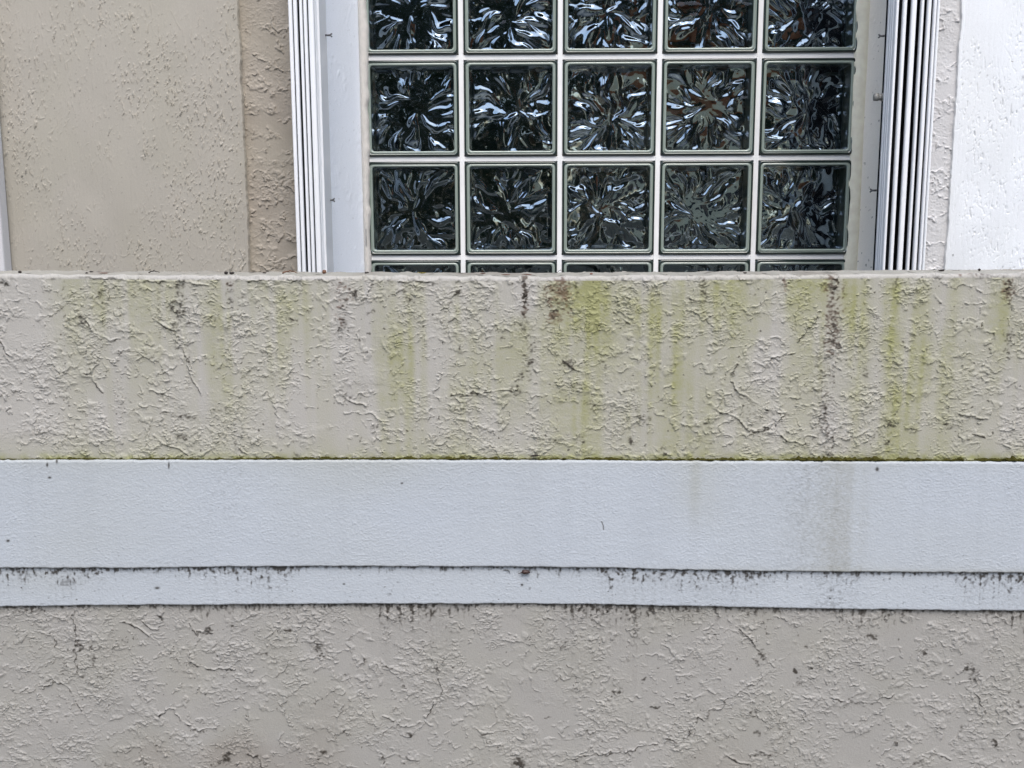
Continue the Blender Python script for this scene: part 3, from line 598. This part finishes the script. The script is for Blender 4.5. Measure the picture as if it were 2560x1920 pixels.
# jambs
YG = 2.17
def jamb(name, prof, mat_, seed, label, flip):
    """prof: plan points from the wall face to the glass"""
    zs = np.concatenate([np.arange(1.1, 2.06, 0.0018), np.linspace(2.06, 3.06, 30)])
    pr = np.array(prof); seg = np.hypot(*(pr[1:] - pr[:-1]).T); cum = np.concatenate([[0], np.cumsum(seg)])
    ts = np.arange(0, cum[-1], 0.0017); px_, py_ = np.interp(ts, cum, pr[:, 0]), np.interp(ts, cum, pr[:, 1])
    X, Z = np.meshgrid(px_, zs); Y = np.broadcast_to(py_, X.shape); sh = X.shape
    h = 0.00025 * np.clip(gnoise(sh, 2.0, 3.0, seed), -.5, 3) * sstep(-.5, 1.2, gnoise(sh, 14, 30, seed + 1)) + 0.0006 * gnoise(sh, 30, 60, seed + 2) + 0.0006 * sstep(2.2, 2.6, gnoise(sh, 2, 3, seed + 3))
    P = np.stack([X + (h if not flip else -h) * 0.7, Y - h * 0.7, Z], -1)
    g = 0.7 * sstep(2.6, 2.9, gnoise(sh, 1.4, 1.6, seed + 5)) * (1.0 if flip else 0.3)
    st = np.stack([0.03 * sstep(-1, 1, gnoise(sh, 20, 60, seed + 6)), g, 0 * g], -1)
    o = put(bpy.data.objects.new(name, grid_mesh(name, hplace(P), mat_, np.clip(st, 0, 1), flip=False)), house); o['label'] = label
YG = 2.17
jamb('jamb', [(XLF - 0.002, YW), (XLF, 2.075), (XLJ, YG)], M_JAMB, 800, 'smooth pale blue white window jamb with two locking pins in front', False)
jamb('jamb', [(XRJ, YG), (XRF, 2.12), (XRF + 0.002, YW)], M_JAMB_GREY, 810, 'speckled grey window jamb', True)

# ---- glass block window
PX0, PZ0 = at(1152.4, 143.2, YG)
PXs = 0.2
win = bpy.data.objects.new('window', None); win.empty_display_size = 0.1; put(win, house); win['label'] = 'window of dark wavy glass blocks in white mortar'
pitch_x = (at(1881.3, 641.5, YG)[0] - at(1156.3, 644.1, YG)[0]) / 3
pitch_z = (at(1399, 142.4, YG)[1] - at(1396.8, 644.1, YG)[1]) / 2
XC = [PX0 + pitch_x * (i - 0.5) for i in range(5)]
ZC = [PZ0 + pitch_z * 0.5 - pitch_z * j for j in range(-5, 4)]
J = 0.0096
bm = bmesh.new()
xa, xb = XC[0] - pitch_x * .5 - 0.02, XC[-1] + pitch_x * .5 + 0.03
for i in range(0, 6):
    x = PX0 + pitch_x * (i - 1)
    box(bm, x - J / 2, x + J / 2, YG - 2.0 + 0.0015, YG - 2.0 + 0.08, ZC[-1] - pitch_z / 2, ZC[0] + pitch_z / 2)
for j in range(-5, 5):
    z = PZ0 + pitch_z * (1 - j)
    for i in range(0, 5):
        x = PX0 + pitch_x * (i - 1)
        box(bm, x + J / 2, x + pitch_x - J / 2, YG - 2.0 + 0.0028, YG - 2.0 + 0.08, z - J / 2, z + J / 2)
bm_obj('mortar_grid', bm, M_MORTAR, win)
# caulk beads at both sides
def bead(name, x0, x1, y0, y1, mat_, seed, side):
    zs = np.concatenate([np.arange(1.1, 2.055, 0.002), np.linspace(2.06, 3.06, 30)]); k = 10; n = len(zs)
    wv = gnoise((1, n), 8, 1, seed)[0] * 0.0010 + gnoise((1, n), 40, 1, seed + 1)[0] * 0.0012
    rows = []
    for j in range(k):
        a = math.pi * j / (k - 1)
        xm, hw = (x0 + x1) / 2, (x1 - x0) / 2
        rows.append(np.stack([xm - hw * math.cos(a) + wv * (j > 4 if side < 0 else j < 5), np.full(n, y1) - (y1 - y0) * math.sin(a) ** 0.45, zs], -1))
    put(bpy.data.objects.new(name, grid_mesh(name, hplace(np.stack(rows)), mat_, flip=True)), win)
XB0 = at(923, 390, 2.160)[0]; bead('caulk_bead', XLJ - 0.004, XB0, 2.157, 2.185, M_CAULK, 820, -1)
XB1 = at(2126, 390, 2.160)[0]; bead('caulk_bead', XB1, XRJ + 0.006, 2.1635, 2.185, M_CAULK_OLD, 825, 1)

def ring_pts(h, y, r=0.006):
    pts = []
    for cx, cz, a0 in ((1, 1, 0), (-1, 1, 90), (-1, -1, 180), (1, -1, 270)):
        for k in range(5):
            a = rad(a0 + 22.5 * k); pts.append(((h - r) * cx + r * math.cos(a), y, (h - r) * cz + r * math.sin(a)))
    return pts
def burst(n, seed, amp, offs=(0, 0), rot=0.0):
    """ice-like relief: smooth tear-shaped ripples radiating from near the centre, n x n samples on [-1, 1]^2, metres"""
    rng = np.random.default_rng(seed); k_ = n / 84.0
    v, u = np.mgrid[-1:1:n * 1j, -1:1:n * 1j]
    w1, w2 = gnoise((n, n), 11 * k_, 11 * k_, seed + 1), gnoise((n, n), 11 * k_, 11 * k_, seed + 2)
    uu, vv = u - offs[0] + 0.045 * w1, v - offs[1] + 0.045 * w2
    h = np.zeros((n, n))
    for q in range(46):
        a = rot + 2 * math.pi * (q * 0.381966 + rng.uniform(-.06, .06)); rc = 0.12 + 1.15 * math.sqrt(rng.random())
        cx, cy = rc * math.cos(a), rc * math.sin(a); b = a + rng.normal(0, 0.30)
        L, W = rng.uniform(.16, .44) * (0.5 + 0.5 * min(1, rc)), rng.uniform(.050, .105)
        du_, dv_ = uu - cx, vv - cy
        al, ac = du_ * math.cos(b) + dv_ * math.sin(b), -du_ * math.sin(b) + dv_ * math.cos(b)
        wd = W * (1 + 0.55 * np.clip(al / L, -1, 1))
        h += rng.choice((-1, 1, 1)) * rng.uniform(.5, 1.0) * np.exp(-(al / L) ** 2 - (np.abs(ac) / wd) ** 2.4) * (W / 0.08)
    h = h + 0.10 * gnoise((n, n), 9 * k_, 9 * k_, seed + 5) + 0.016 * gnoise((n, n), 3.2 * k_, 3.2 * k_, seed + 6)
    q = np.arange(n); e1 = np.minimum(q, n - 1 - q); ed = np.minimum(1, np.minimum(e1[:, None], e1[None, :]) / 5.0)
    return h * amp * ed
HB = (pitch_x - J) / 2
def glass_block(cx, cz, seed, rnd):
    bm = bmesh.new()
    rings = [(HB + 0.0005, 0.012, 0), (HB, 0.002, 0), (HB - .0010, -.0012, 0), (HB - .0030, -.0024, 0), (HB - .0046, -.0014, 0), (HB - .0056, 0.0008, 1), (HB - .0064, -.0010, 1), (HB - .0092, -.0010, 1), (HB - .0104, 0.0006, 1), (HB - .0112, 0.006, 2), (HB - .0122, 0.046, 2)]
    vs = []
    for k, (h, y, mi) in enumerate(rings):
        ring = [bm.verts.new((p[0] * 1.0, p[1], p[2] * 1.0)) for p in ring_pts(h, y, 0.007 if k < 6 else 0.006)]
        vs.append(ring)
    nn = len(vs[0])
    for k in range(len(vs) - 1):
        for j in range(nn):
            f = bm.faces.new((vs[k][j], vs[k + 1][j], vs[k + 1][(j + 1) % nn], vs[k][(j + 1) % nn])); f.material_index = rings[k + 1][2]; f.smooth = True
    me0 = bpy.data.meshes.new('glass_block'); bmesh.ops.recalc_face_normals(bm, faces=bm.faces); 
    # panes
    hp = HB - 0.0120
    n = 112
    for (yy, seed2, amp, mi, hw) in ((0.047, seed, 0.0024, 3, hp), (0.0030, seed + 500, 0.0009, 4, HB - 0.0108)):
        n_ = n if mi == 3 else 64
        h = burst(n_, seed2, amp, (rnd.uniform(-.15, .15), rnd.uniform(-.25, .1)), rnd.uniform(0, 6.28))
        g = np.linspace(-hw, hw, n_)
        vv = [[bm.verts.new((g[i], yy - h[j, i], g[j])) for i in range(n_)] for j in range(n_)]
        for j in range(n_ - 1):
            for i in range(n_ - 1):
                f = bm.faces.new((vv[j][i], vv[j][i + 1], vv[j + 1][i + 1], vv[j + 1][i])); f.material_index = mi; f.smooth = True
    bm.to_mesh(me0); bm.free()
    for mt in (M_RIM_DARK, M_RIM_PALE, M_RIM_SIDE, M_BACKPANE, M_FRONTPANE): me0.materials.append(mt)
    o = put(bpy.data.objects.new('glass_block', me0), win, group='glass blocks of the window')
    o.location = (cx, YG - 2.0, cz)
rnd = random.Random(11)
upper = []
for j, z in enumerate(ZC):
    for i, x in enumerate(XC):
        if j < 5:                      # rows above the picture share the relief of the visible ones
            upper.append((x, z)); continue
        glass_block(x, z, 2000 + (j - 5) * 50 + i * 7, rnd)
shown = [o for o in win.children if o.name.startswith('glass_block')]
for k, (x, z) in enumerate(upper):
    o = shown[(k * 7) % len(shown)].copy(); C.objects.link(o); o.parent = win; o.location = (x, YG - 2.0, z)
# dark room behind
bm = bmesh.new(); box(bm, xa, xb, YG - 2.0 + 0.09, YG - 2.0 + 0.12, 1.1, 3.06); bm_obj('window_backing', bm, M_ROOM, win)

# ------------------------------------------------------------------ folded accordion shutters
ZS0, ZS1 = 1.12, 3.05
def shutter(label, strips, post, yf, y_ref, rail, pins, knob=None):
    """strips: photo x spans of the white blade noses at y = y_ref"""
    xs = [(at(a, y_ref, yf)[0], at(b, y_ref, yf)[0]) for a, b in strips]
    cx = sum((a + b) / 2 for a, b in xs) / len(xs)
    t = thing('accordion_shutter', label, 'shutter', loc=(cx, yf, ZS0))
    for a, b in xs:
        bm = bmesh.new()
        mid = (a + b) / 2 - cx; hw = (b - a) / 2
        # nose: rounded vertical extrusion, then a thin web running back to the wall
        prof = [(-hw, 0.008), (-hw, 0.0022), (-hw * .72, 0.0006), (-hw * .3, 0.0), (hw * .3, 0.0), (hw * .72, 0.0006), (hw, 0.0022), (hw, 0.008)]
        lo = [bm.verts.new((mid + p, q, 0)) for p, q in prof]; hi = [bm.verts.new((mid + p, q, ZS1 - ZS0)) for p, q in prof]
        for k in range(len(prof)):
            k2 = (k + 1) % len(prof); f = bm.faces.new((lo[k], lo[k2], hi[k2], hi[k])); f.material_index = 0
        bm.faces.new(lo); bm.faces.new(hi)
        if (a, b) == xs[post]:
            sg = -1 if post == 0 else 1; post_i = post
            box(bm, mid - hw, mid + hw, 0.0085, 0.044, 0.002, ZS1 - ZS0 - 0.002)
            for yy in (0.014, 0.024, 0.036): box(bm, mid + sg * hw - 0.0008, mid + sg * hw + 0.0008, yy, yy + 0.004, 0.002, ZS1 - ZS0 - 0.002)
        else: box(bm, mid - 0.0012, mid + 0.0012, 0.0082, 0.086, 0.002, ZS1 - ZS0 - 0.002, mi=1)  # web coloured as the shade in the gap
        bm_obj('blade', bm, [M_SHUTTER, M_GAP_SHADE], t)
    # rails next to the opening
    for (a, b, y0, y1) in rail:
        bm = bmesh.new(); xa_, xb_ = at(a, y_ref, y0)[0] - cx, at(b, y_ref, y0)[0] - cx
        box(bm, xa_, xb_, y0 - yf, y1 - yf, 0.0, ZS1 - ZS0, 0.0008); bm_obj('side_rail', bm, M_SHUTTER, t)
    # added backing sheet, the shade of the gaps is in its colour
    bm = bmesh.new(); box(bm, xs[0 if post else 1][0] - cx - 0.001, xs[-2 if post else -1][1] - cx + 0.001, 0.0865, 0.0885, 0.0, ZS1 - ZS0); bm_obj('gap_shade_sheet', bm, M_GAP_SHADE, t)
    for (px0, px1, py) in pins:
        y = 1.952; x0, z = at(px0, py, y); x1, _ = at(px1, py, y); s = 1 if x1 > x0 else -1
        bm = bmesh.new(); p0 = Vector((x0 - cx, y - yf, z - ZS0)); p1 = Vector((x1 - cx, y - yf, z - ZS0))
        tube(bm, [p0, p1 - Vector((s * .003, 0, 0))], 0.0019, 8)
        for dz in (-1, 1): tube(bm, [p1 - Vector((s * .0035, 0, 0)), p1 + Vector((0, 0, dz * 0.0032))], [0.0018, 0.0013], 6)
        bm_obj('locking_pin', bm, M_STEEL, t)
    if knob:
        px0, px1, py = knob; y = 1.925; x0, z = at(px0, py, y); x1, _ = at(px1, py, y)
        bm = bmesh.new(); q = lambda x: Vector((x - cx, y - yf, z - ZS0))
        tube(bm, [q(x1), q(x1 - .006)], 0.0072, 14); tube(bm, [q(x1 - .006), q(x1 - .012)], [0.0060, 0.0060], 14); tube(bm, [q(x1 - .012), q(x0)], [0.0068, 0.0066], 14)
        bm_obj('lock_knob', bm, M_KNOB, t, True)
    return t
L0 = [(730, 739), (742, 751), (757, 764), (767, 775), (779, 792)]
shutter('white accordion shutter folded tight against the left jamb, thin dark lines between its blades', L0, -1, 1.872, 304,
        [(796, 806, 1.90, 1.965), (806.5, 810, 1.94, 1.966), (810.5, 815, 1.955, 1.975)], [(812, 830, 88), (820, 837, 500)])
R0 = [(2226, 2233), (2244, 2253), (2265, 2277), (2288, 2295), (2304, 2313), (2319, 2326), (2328, 2334)]
shutter('white accordion shutter folded at the right jamb with wide black gaps and grey knob', R0, 0, 1.872, 304,
        [(2222, 2228, 1.950, 1.9705)], [(2211, 2196, 90), (2191, 2175, 476)], (2185, 2212, 243))

# ------------------------------------------------------------------ litter on the wall
def top_point(px, depth=0.35):
    y = YF + 0.007 + (YBACK - YF - 0.007) * depth
    x = at(px, 688, y)[0]
    return Vector((x, y, float(Z_TOP(x)) + 0.0009))
def leaf(name, loc, L, W, curl, mat_, label, cat, seed, yaw=0.0, lift=0.0, group=None):
    rr = random.Random(seed); bm = bmesh.new(); n, k = 12, 5
    vs = []
    for i in range(n + 1):
        f = i / n; wd = W * math.sin(math.pi * min(1, 0.06 + f * 0.94)) ** 0.8 * (0.8 + 0.2 * rr.random())
        row = []
        for j in range(k):
            s = (j / (k - 1) - .5)
            row.append(Vector(((f - .5) * L, s * wd, curl * L * (f - .5) ** 2 * 2 + abs(s) * wd * 0.5 + rr.uniform(-.02, .02) * W + lift)))
        vs.append(row)
    top = [[bm.verts.new(p) for p in r] for r in vs]; bot = [[bm.verts.new(p - Vector((0, 0, 0.0003))) for p in r] for r in vs]
    for i in range(n):
        for j in range(k - 1):
            bm.faces.new((top[i][j], top[i + 1][j], top[i + 1][j + 1], top[i][j + 1])).smooth = True; bm.faces.new((bot[i][j + 1], bot[i + 1][j + 1], bot[i + 1][j], bot[i][j])).smooth = True
    for i in range(n):
        bm.faces.new((top[i][0], bot[i][0], bot[i + 1][0], top[i + 1][0])); bm.faces.new((top[i][-1], top[i + 1][-1], bot[i + 1][-1], bot[i][-1]))
    bm.faces.new([top[0][j] for j in range(k)] + [bot[0][j] for j in reversed(range(k))]); bm.faces.new([top[-1][j] for j in reversed(range(k))] + [bot[-1][j] for j in range(k)])
    tube(bm, [(-L * .5, 0, curl * L * .5 + lift), (-L * .68, rr.uniform(-.1, .1) * L, curl * L * .7 + lift)], [0.0003, 0.0002], 5)
    o = bm_obj(name, bm, mat_, None, label=label, category=cat)
    if group: o['group'] = group
    o.location = loc; o.rotation_euler = (0, 0, yaw); return o
def pebble(name, loc, sx, sy, sz, mat_, label, cat, seed, yaw=0.0, group=None, stalk=0.0):
    rr = np.random.default_rng(seed); bm = bmesh.new(); bmesh.ops.create_icosphere(bm, subdivisions=3, radius=1.0)
    for v in bm.verts:
        f = 1 + 0.10 * math.sin(3 * v.co.x + seed) + 0.08 * math.sin(5 * v.co.z + 2 * v.co.y + seed) + 0.12 * max(0, v.co.x)
        v.co = Vector((v.co.x * sx * f, v.co.y * sy * f, v.co.z * sz * f + sz * 0.8))
    if stalk: tube(bm, [(-sx * .9, 0, sz * .6), (-sx * 1.3, 0, sz * .3), (-sx * 1.3 - stalk, 0, sz * .1)], [sz * .3, sz * .2, sz * .12], 6)
    o = bm_obj(name, bm, mat_, None, True, label=label, category=cat)
    if group: o['group'] = group
    o.location = loc; o.rotation_euler = (0, 0, yaw); return o
def twig(name, px0, px1, mat_, label, seed, h=0.004, depth=0.3, r=0.0008):
    rr = random.Random(seed); a, b = top_point(px0, depth), top_point(px1, depth + 0.1); bm = bmesh.new(); pts = []
    for i in range(9):
        f = i / 8; p = a.lerp(b, f) + Vector((0, rr.uniform(-.001, .001), 0.0008 + h * math.sin(math.pi * f) * (0.5 + 0.5 * rr.random()))); pts.append(p - a)
    tube(bm, pts, [r * (1.2 - .7 * i / 8) for i in range(9)], 6)
    tube(bm, [pts[3], pts[3] + Vector((0.003, 0.001, 0.0025))], [r * .7, r * .4], 5)
    o = bm_obj(name, bm, mat_, None, label=label, category='twig'); o.location = a; return o

pebble('seed', top_point(50, .15), .0028, .0022, .0019, M_DARKBIT, 'plump black seed alone at the far left end of the wall top', 'seed', 1)
pebble('seed', top_point(217, .1), .0022, .0015, .0012, M_DARKBIT, 'flat black seed on the wall top just left of the red curled leaf', 'seed', 2)
pebble('bark_chip', top_point(229, .5), .0030, .0018, .0010, M_DARKBIT, 'thin dark bark chip behind the flat black seed on the wall top', 'bark chip', 3)
leaf('dry_leaf', top_point(260, .2), .013, .005, .10, M_LEAF, 'reddish brown curled leaf on the wall top below the smooth beige wall', 'leaf', 4, 0.1)
twig('twig', 372, 400, M_DARKBIT, 'short dark arched twig on the wall top between red leaf and paired seeds', 5, .003)
pebble('seed', top_point(565, .2), .0026, .0022, .0022, M_DARKBIT, 'rounder black seed, left one of the pair before the rough beige strip', 'seed', 6)
pebble('seed', top_point(579, .25), .0040, .0022, .0017, M_DARKBIT, 'long black seed, right one of the pair before the rough beige strip', 'seed', 7, 0.2)
pebble('bark_chip', top_point(661, .4), .0030, .0018, .0012, M_DARKBIT, 'small dark bark chip between the paired seeds and the brown curled twig', 'bark chip', 8)
twig('twig', 706, 744, M_BROWN, 'long brown curled twig on the wall top below the left shutter', 9, .005, .3, .0011)
pebble('seed', top_point(811, .5), .0028, .0026, .0030, M_BROWN, 'round reddish brown seed on the wall top beside the left shutter rail', 'seed', 10)
pebble('bark_chip', top_point(917, .5), .0028, .002, .0016, M_DARKBIT, 'dark bark chip on the wall top below the left caulk bead', 'bark chip', 11)
leaf('dry_leaf', top_point(1056, .4), .011, .006, .25, M_YELLOW, 'small yellow green leaf scrap below the first glass block column', 'leaf', 12, 0.3, .001)
leaf('dry_leaf', top_point(1208, .6), .008, .004, .15, M_LEAF, 'red brown leaf sliver, left of three under the second block column', 'leaf', 13, 0.3)
leaf('dry_leaf', top_point(1266, .25), .012, .004, .08, M_LEAF, 'red brown leaf sliver, middle of three under the second block column', 'leaf', 14, -0.3)
leaf('dry_leaf', top_point(1319, .25), .013, .0045, .05, M_LEAF, 'red brown leaf sliver above the black drip stain, right of three', 'leaf', 15, -0.15)
twig('twig', 1392, 1412, M_DARKBIT, 'hair thin dark twig under the joint of second and third block columns', 16, .005, .6, .0003)
pebble('bark_chip', top_point(1478, .3), .002, .0015, .0011, M_LEAF, 'tiny red brown chip on the wall top below the third block column', 'bark chip', 17)
pebble('bark_chip', top_point(1862, .3), .0024, .0016, .0012, M_DARKBIT, 'tiny black chip on the wall top below the fourth block column', 'bark chip', 18)
pebble('seed', top_point(2352, .5), .0046, .0024, .0014, M_DARKBIT, 'flat dark brown seed on the wall top below the pale stucco strip', 'seed', 19)
pebble('seed', top_point(2447, .5), .0022, .0018, .0018, M_DARKBIT, 'pointed black seed on the wall top in front of the white wall', 'seed', 20)
x_, z_ = at(1338, 1137, YF - 0.004); leaf('dry_leaf', (x_, YF - 0.006, float(Z_LEDGE(x_)) + 0.005), .015, .006, .1, M_DARKBIT, 'blackened leaf scrap stuck in the moss seam above the white band', 'leaf', 21, 0.1, .001)
x_, z_ = at(1314, 1430, YB2 - 0.004); pebble('seed_pod', (x_, YB2 - 0.0035, z_ - 0.003), .0062, .003, .0034, simple('red_black_pod', (0.035, 0.014, 0.012), .5, .4, .4, 300), 'dark red seed pod caught under the lower edge of the white band', 'seed pod', 22, 0.0, None, .003)
x_, z_ = at(1267, 1427, YB2 - 0.001); bm = bmesh.new(); tube(bm, [(-.005, 0, .0012), (-.001, 0, .0016), (.003, 0, .0004), (.0048, 0, -.004)], [.0004, .0009, .0008, .0003], 6); o = bm_obj('stem_scrap', bm, M_STEEL, None, label='thin grey stem scrap bent over beside the dark red seed pod', category='stem'); o.location = (x_, YB2 - 0.001, z_)

# ------------------------------------------------------------------ unseen foliage added behind the viewer to darken the glass reflections
def reflection_hedge():
    rng = np.random.default_rng(77); h = thing('reflection_hedge', 'unseen tall dark green foliage added behind the viewer to darken the glass reflections', 'reflection_hedge', loc=(0, -9, 0))
    n = 60000
    side = rng.uniform(-1, 1, n) * 9.5
    ht = 5.8 + 0.9 * np.sin(side * 0.8 + 1) + 0.6 * np.sin(side * 2.3) 
    z = rng.random(n) ** 0.8 * ht
    yb = 0.010 * side ** 2
    y = rng.normal(0, 0.45, n) + 0.25 * np.sin(side * 3 + z * 2) + yb
    keep = ~((np.abs(side - 1.9) < 1.3) & (z < 3.9) & (y > -1.6)); side, y, z = side[keep], y[keep], z[keep]; n = len(side)
    c = np.stack([side, y, z], -1)
    a = rng.standard_normal((n, 3)); a /= np.linalg.norm(a, axis=1)[:, None]; b = np.cross(a, rng.standard_normal((n, 3))); b /= np.linalg.norm(b, axis=1)[:, None]
    s = rng.uniform(.06, .16, n)[:, None]
    V = np.stack([c - a * s, c + b * s * .6, c + a * s, c - b * s * .6], 1).reshape(-1, 3)
    me = bpy.data.meshes.new('foliage'); me.vertices.add(n * 4); me.vertices.foreach_set('co', V.astype(np.float32).ravel())
    me.loops.add(n * 4); me.loops.foreach_set('vertex_index', np.arange(n * 4, dtype=np.int32)); me.polygons.add(n); me.polygons.foreach_set('loop_start', np.arange(0, n * 4, 4, dtype=np.int32)); me.update(calc_edges=True)
    me.materials.append(M_HEDGE); put(bpy.data.objects.new('foliage', me), h)
    for x in (-8.2, -5.5, -2.8, -0.6, 5.6, 8.2):
        bm = bmesh.new(); yy = 0.010 * x * x
        tube(bm, [(x, yy, 0), (x + .1, yy, 1.2), (x - .05, yy + .1, 2.6), (x + .1, yy, 4.0)], [.10, .08, .05, .02], 8); bm_obj('stem', bm, M_BARK, h)
reflection_hedge()

# ------------------------------------------------------------------ unseen shed added to put tan and orange glints in the glass
def shed():
    t = thing('reflection_shed', 'unseen tan shed with terracotta roof, added to give tan glints in the middle glass blocks', 'shed', loc=(1.9, -8.2, 0))
    mw = simple('tan_wall_paint', (0.90, 0.77, 0.50), 0.8, 0.2, 0.08, 4); mr = simple('terracotta_tiles', (0.42, 0.15, 0.06), 0.8, 0.2, 0.3, 6)
    md = simple('dark_pane', (0.03, 0.035, 0.04), 0.1, 0.5); mf = simple('brown_frame', (0.10, 0.07, 0.05), 0.5)
    bm = bmesh.new(); box(bm, -0.95, 0.95, -1.8, 0, 0, 3.0); bm_obj('wall', bm, mw, t)
    bm = bmesh.new(); v = [bm.verts.new(p) for p in ((-1.2, 0.25, 2.95), (1.2, 0.25, 2.95), (1.2, -2.05, 2.95), (-1.2, -2.05, 2.95), (-1.2, -0.9, 4.0), (1.2, -0.9, 4.0))]
    for f in ((0, 1, 5, 4), (1, 2, 5), (2, 3, 4, 5), (3, 0, 4), (0, 3, 2, 1)): bm.faces.new([v[i] for i in f])
    bm_obj('roof', bm, mr, t)
    bm = bmesh.new(); box(bm, 0.22, 0.78, 0.0, 0.04, 1.2, 1.9); w_ = bm_obj('window', bm, mf, t)
    bm = bmesh.new(); box(bm, 0.28, 0.72, 0.042, 0.05, 1.26, 1.84); bm_obj('pane', bm, md, w_)
    bm = bmesh.new(); box(bm, -0.8, -0.08, 0.0, 0.04, 0.0, 1.95); d = bm_obj('door', bm, mf, t)
    bm = bmesh.new(); tube(bm, [(-0.16, 0.04, 1.0), (-0.16, 0.09, 1.0)], 0.025, 10); bm_obj('handle', bm, M_KNOB, d)
shed()
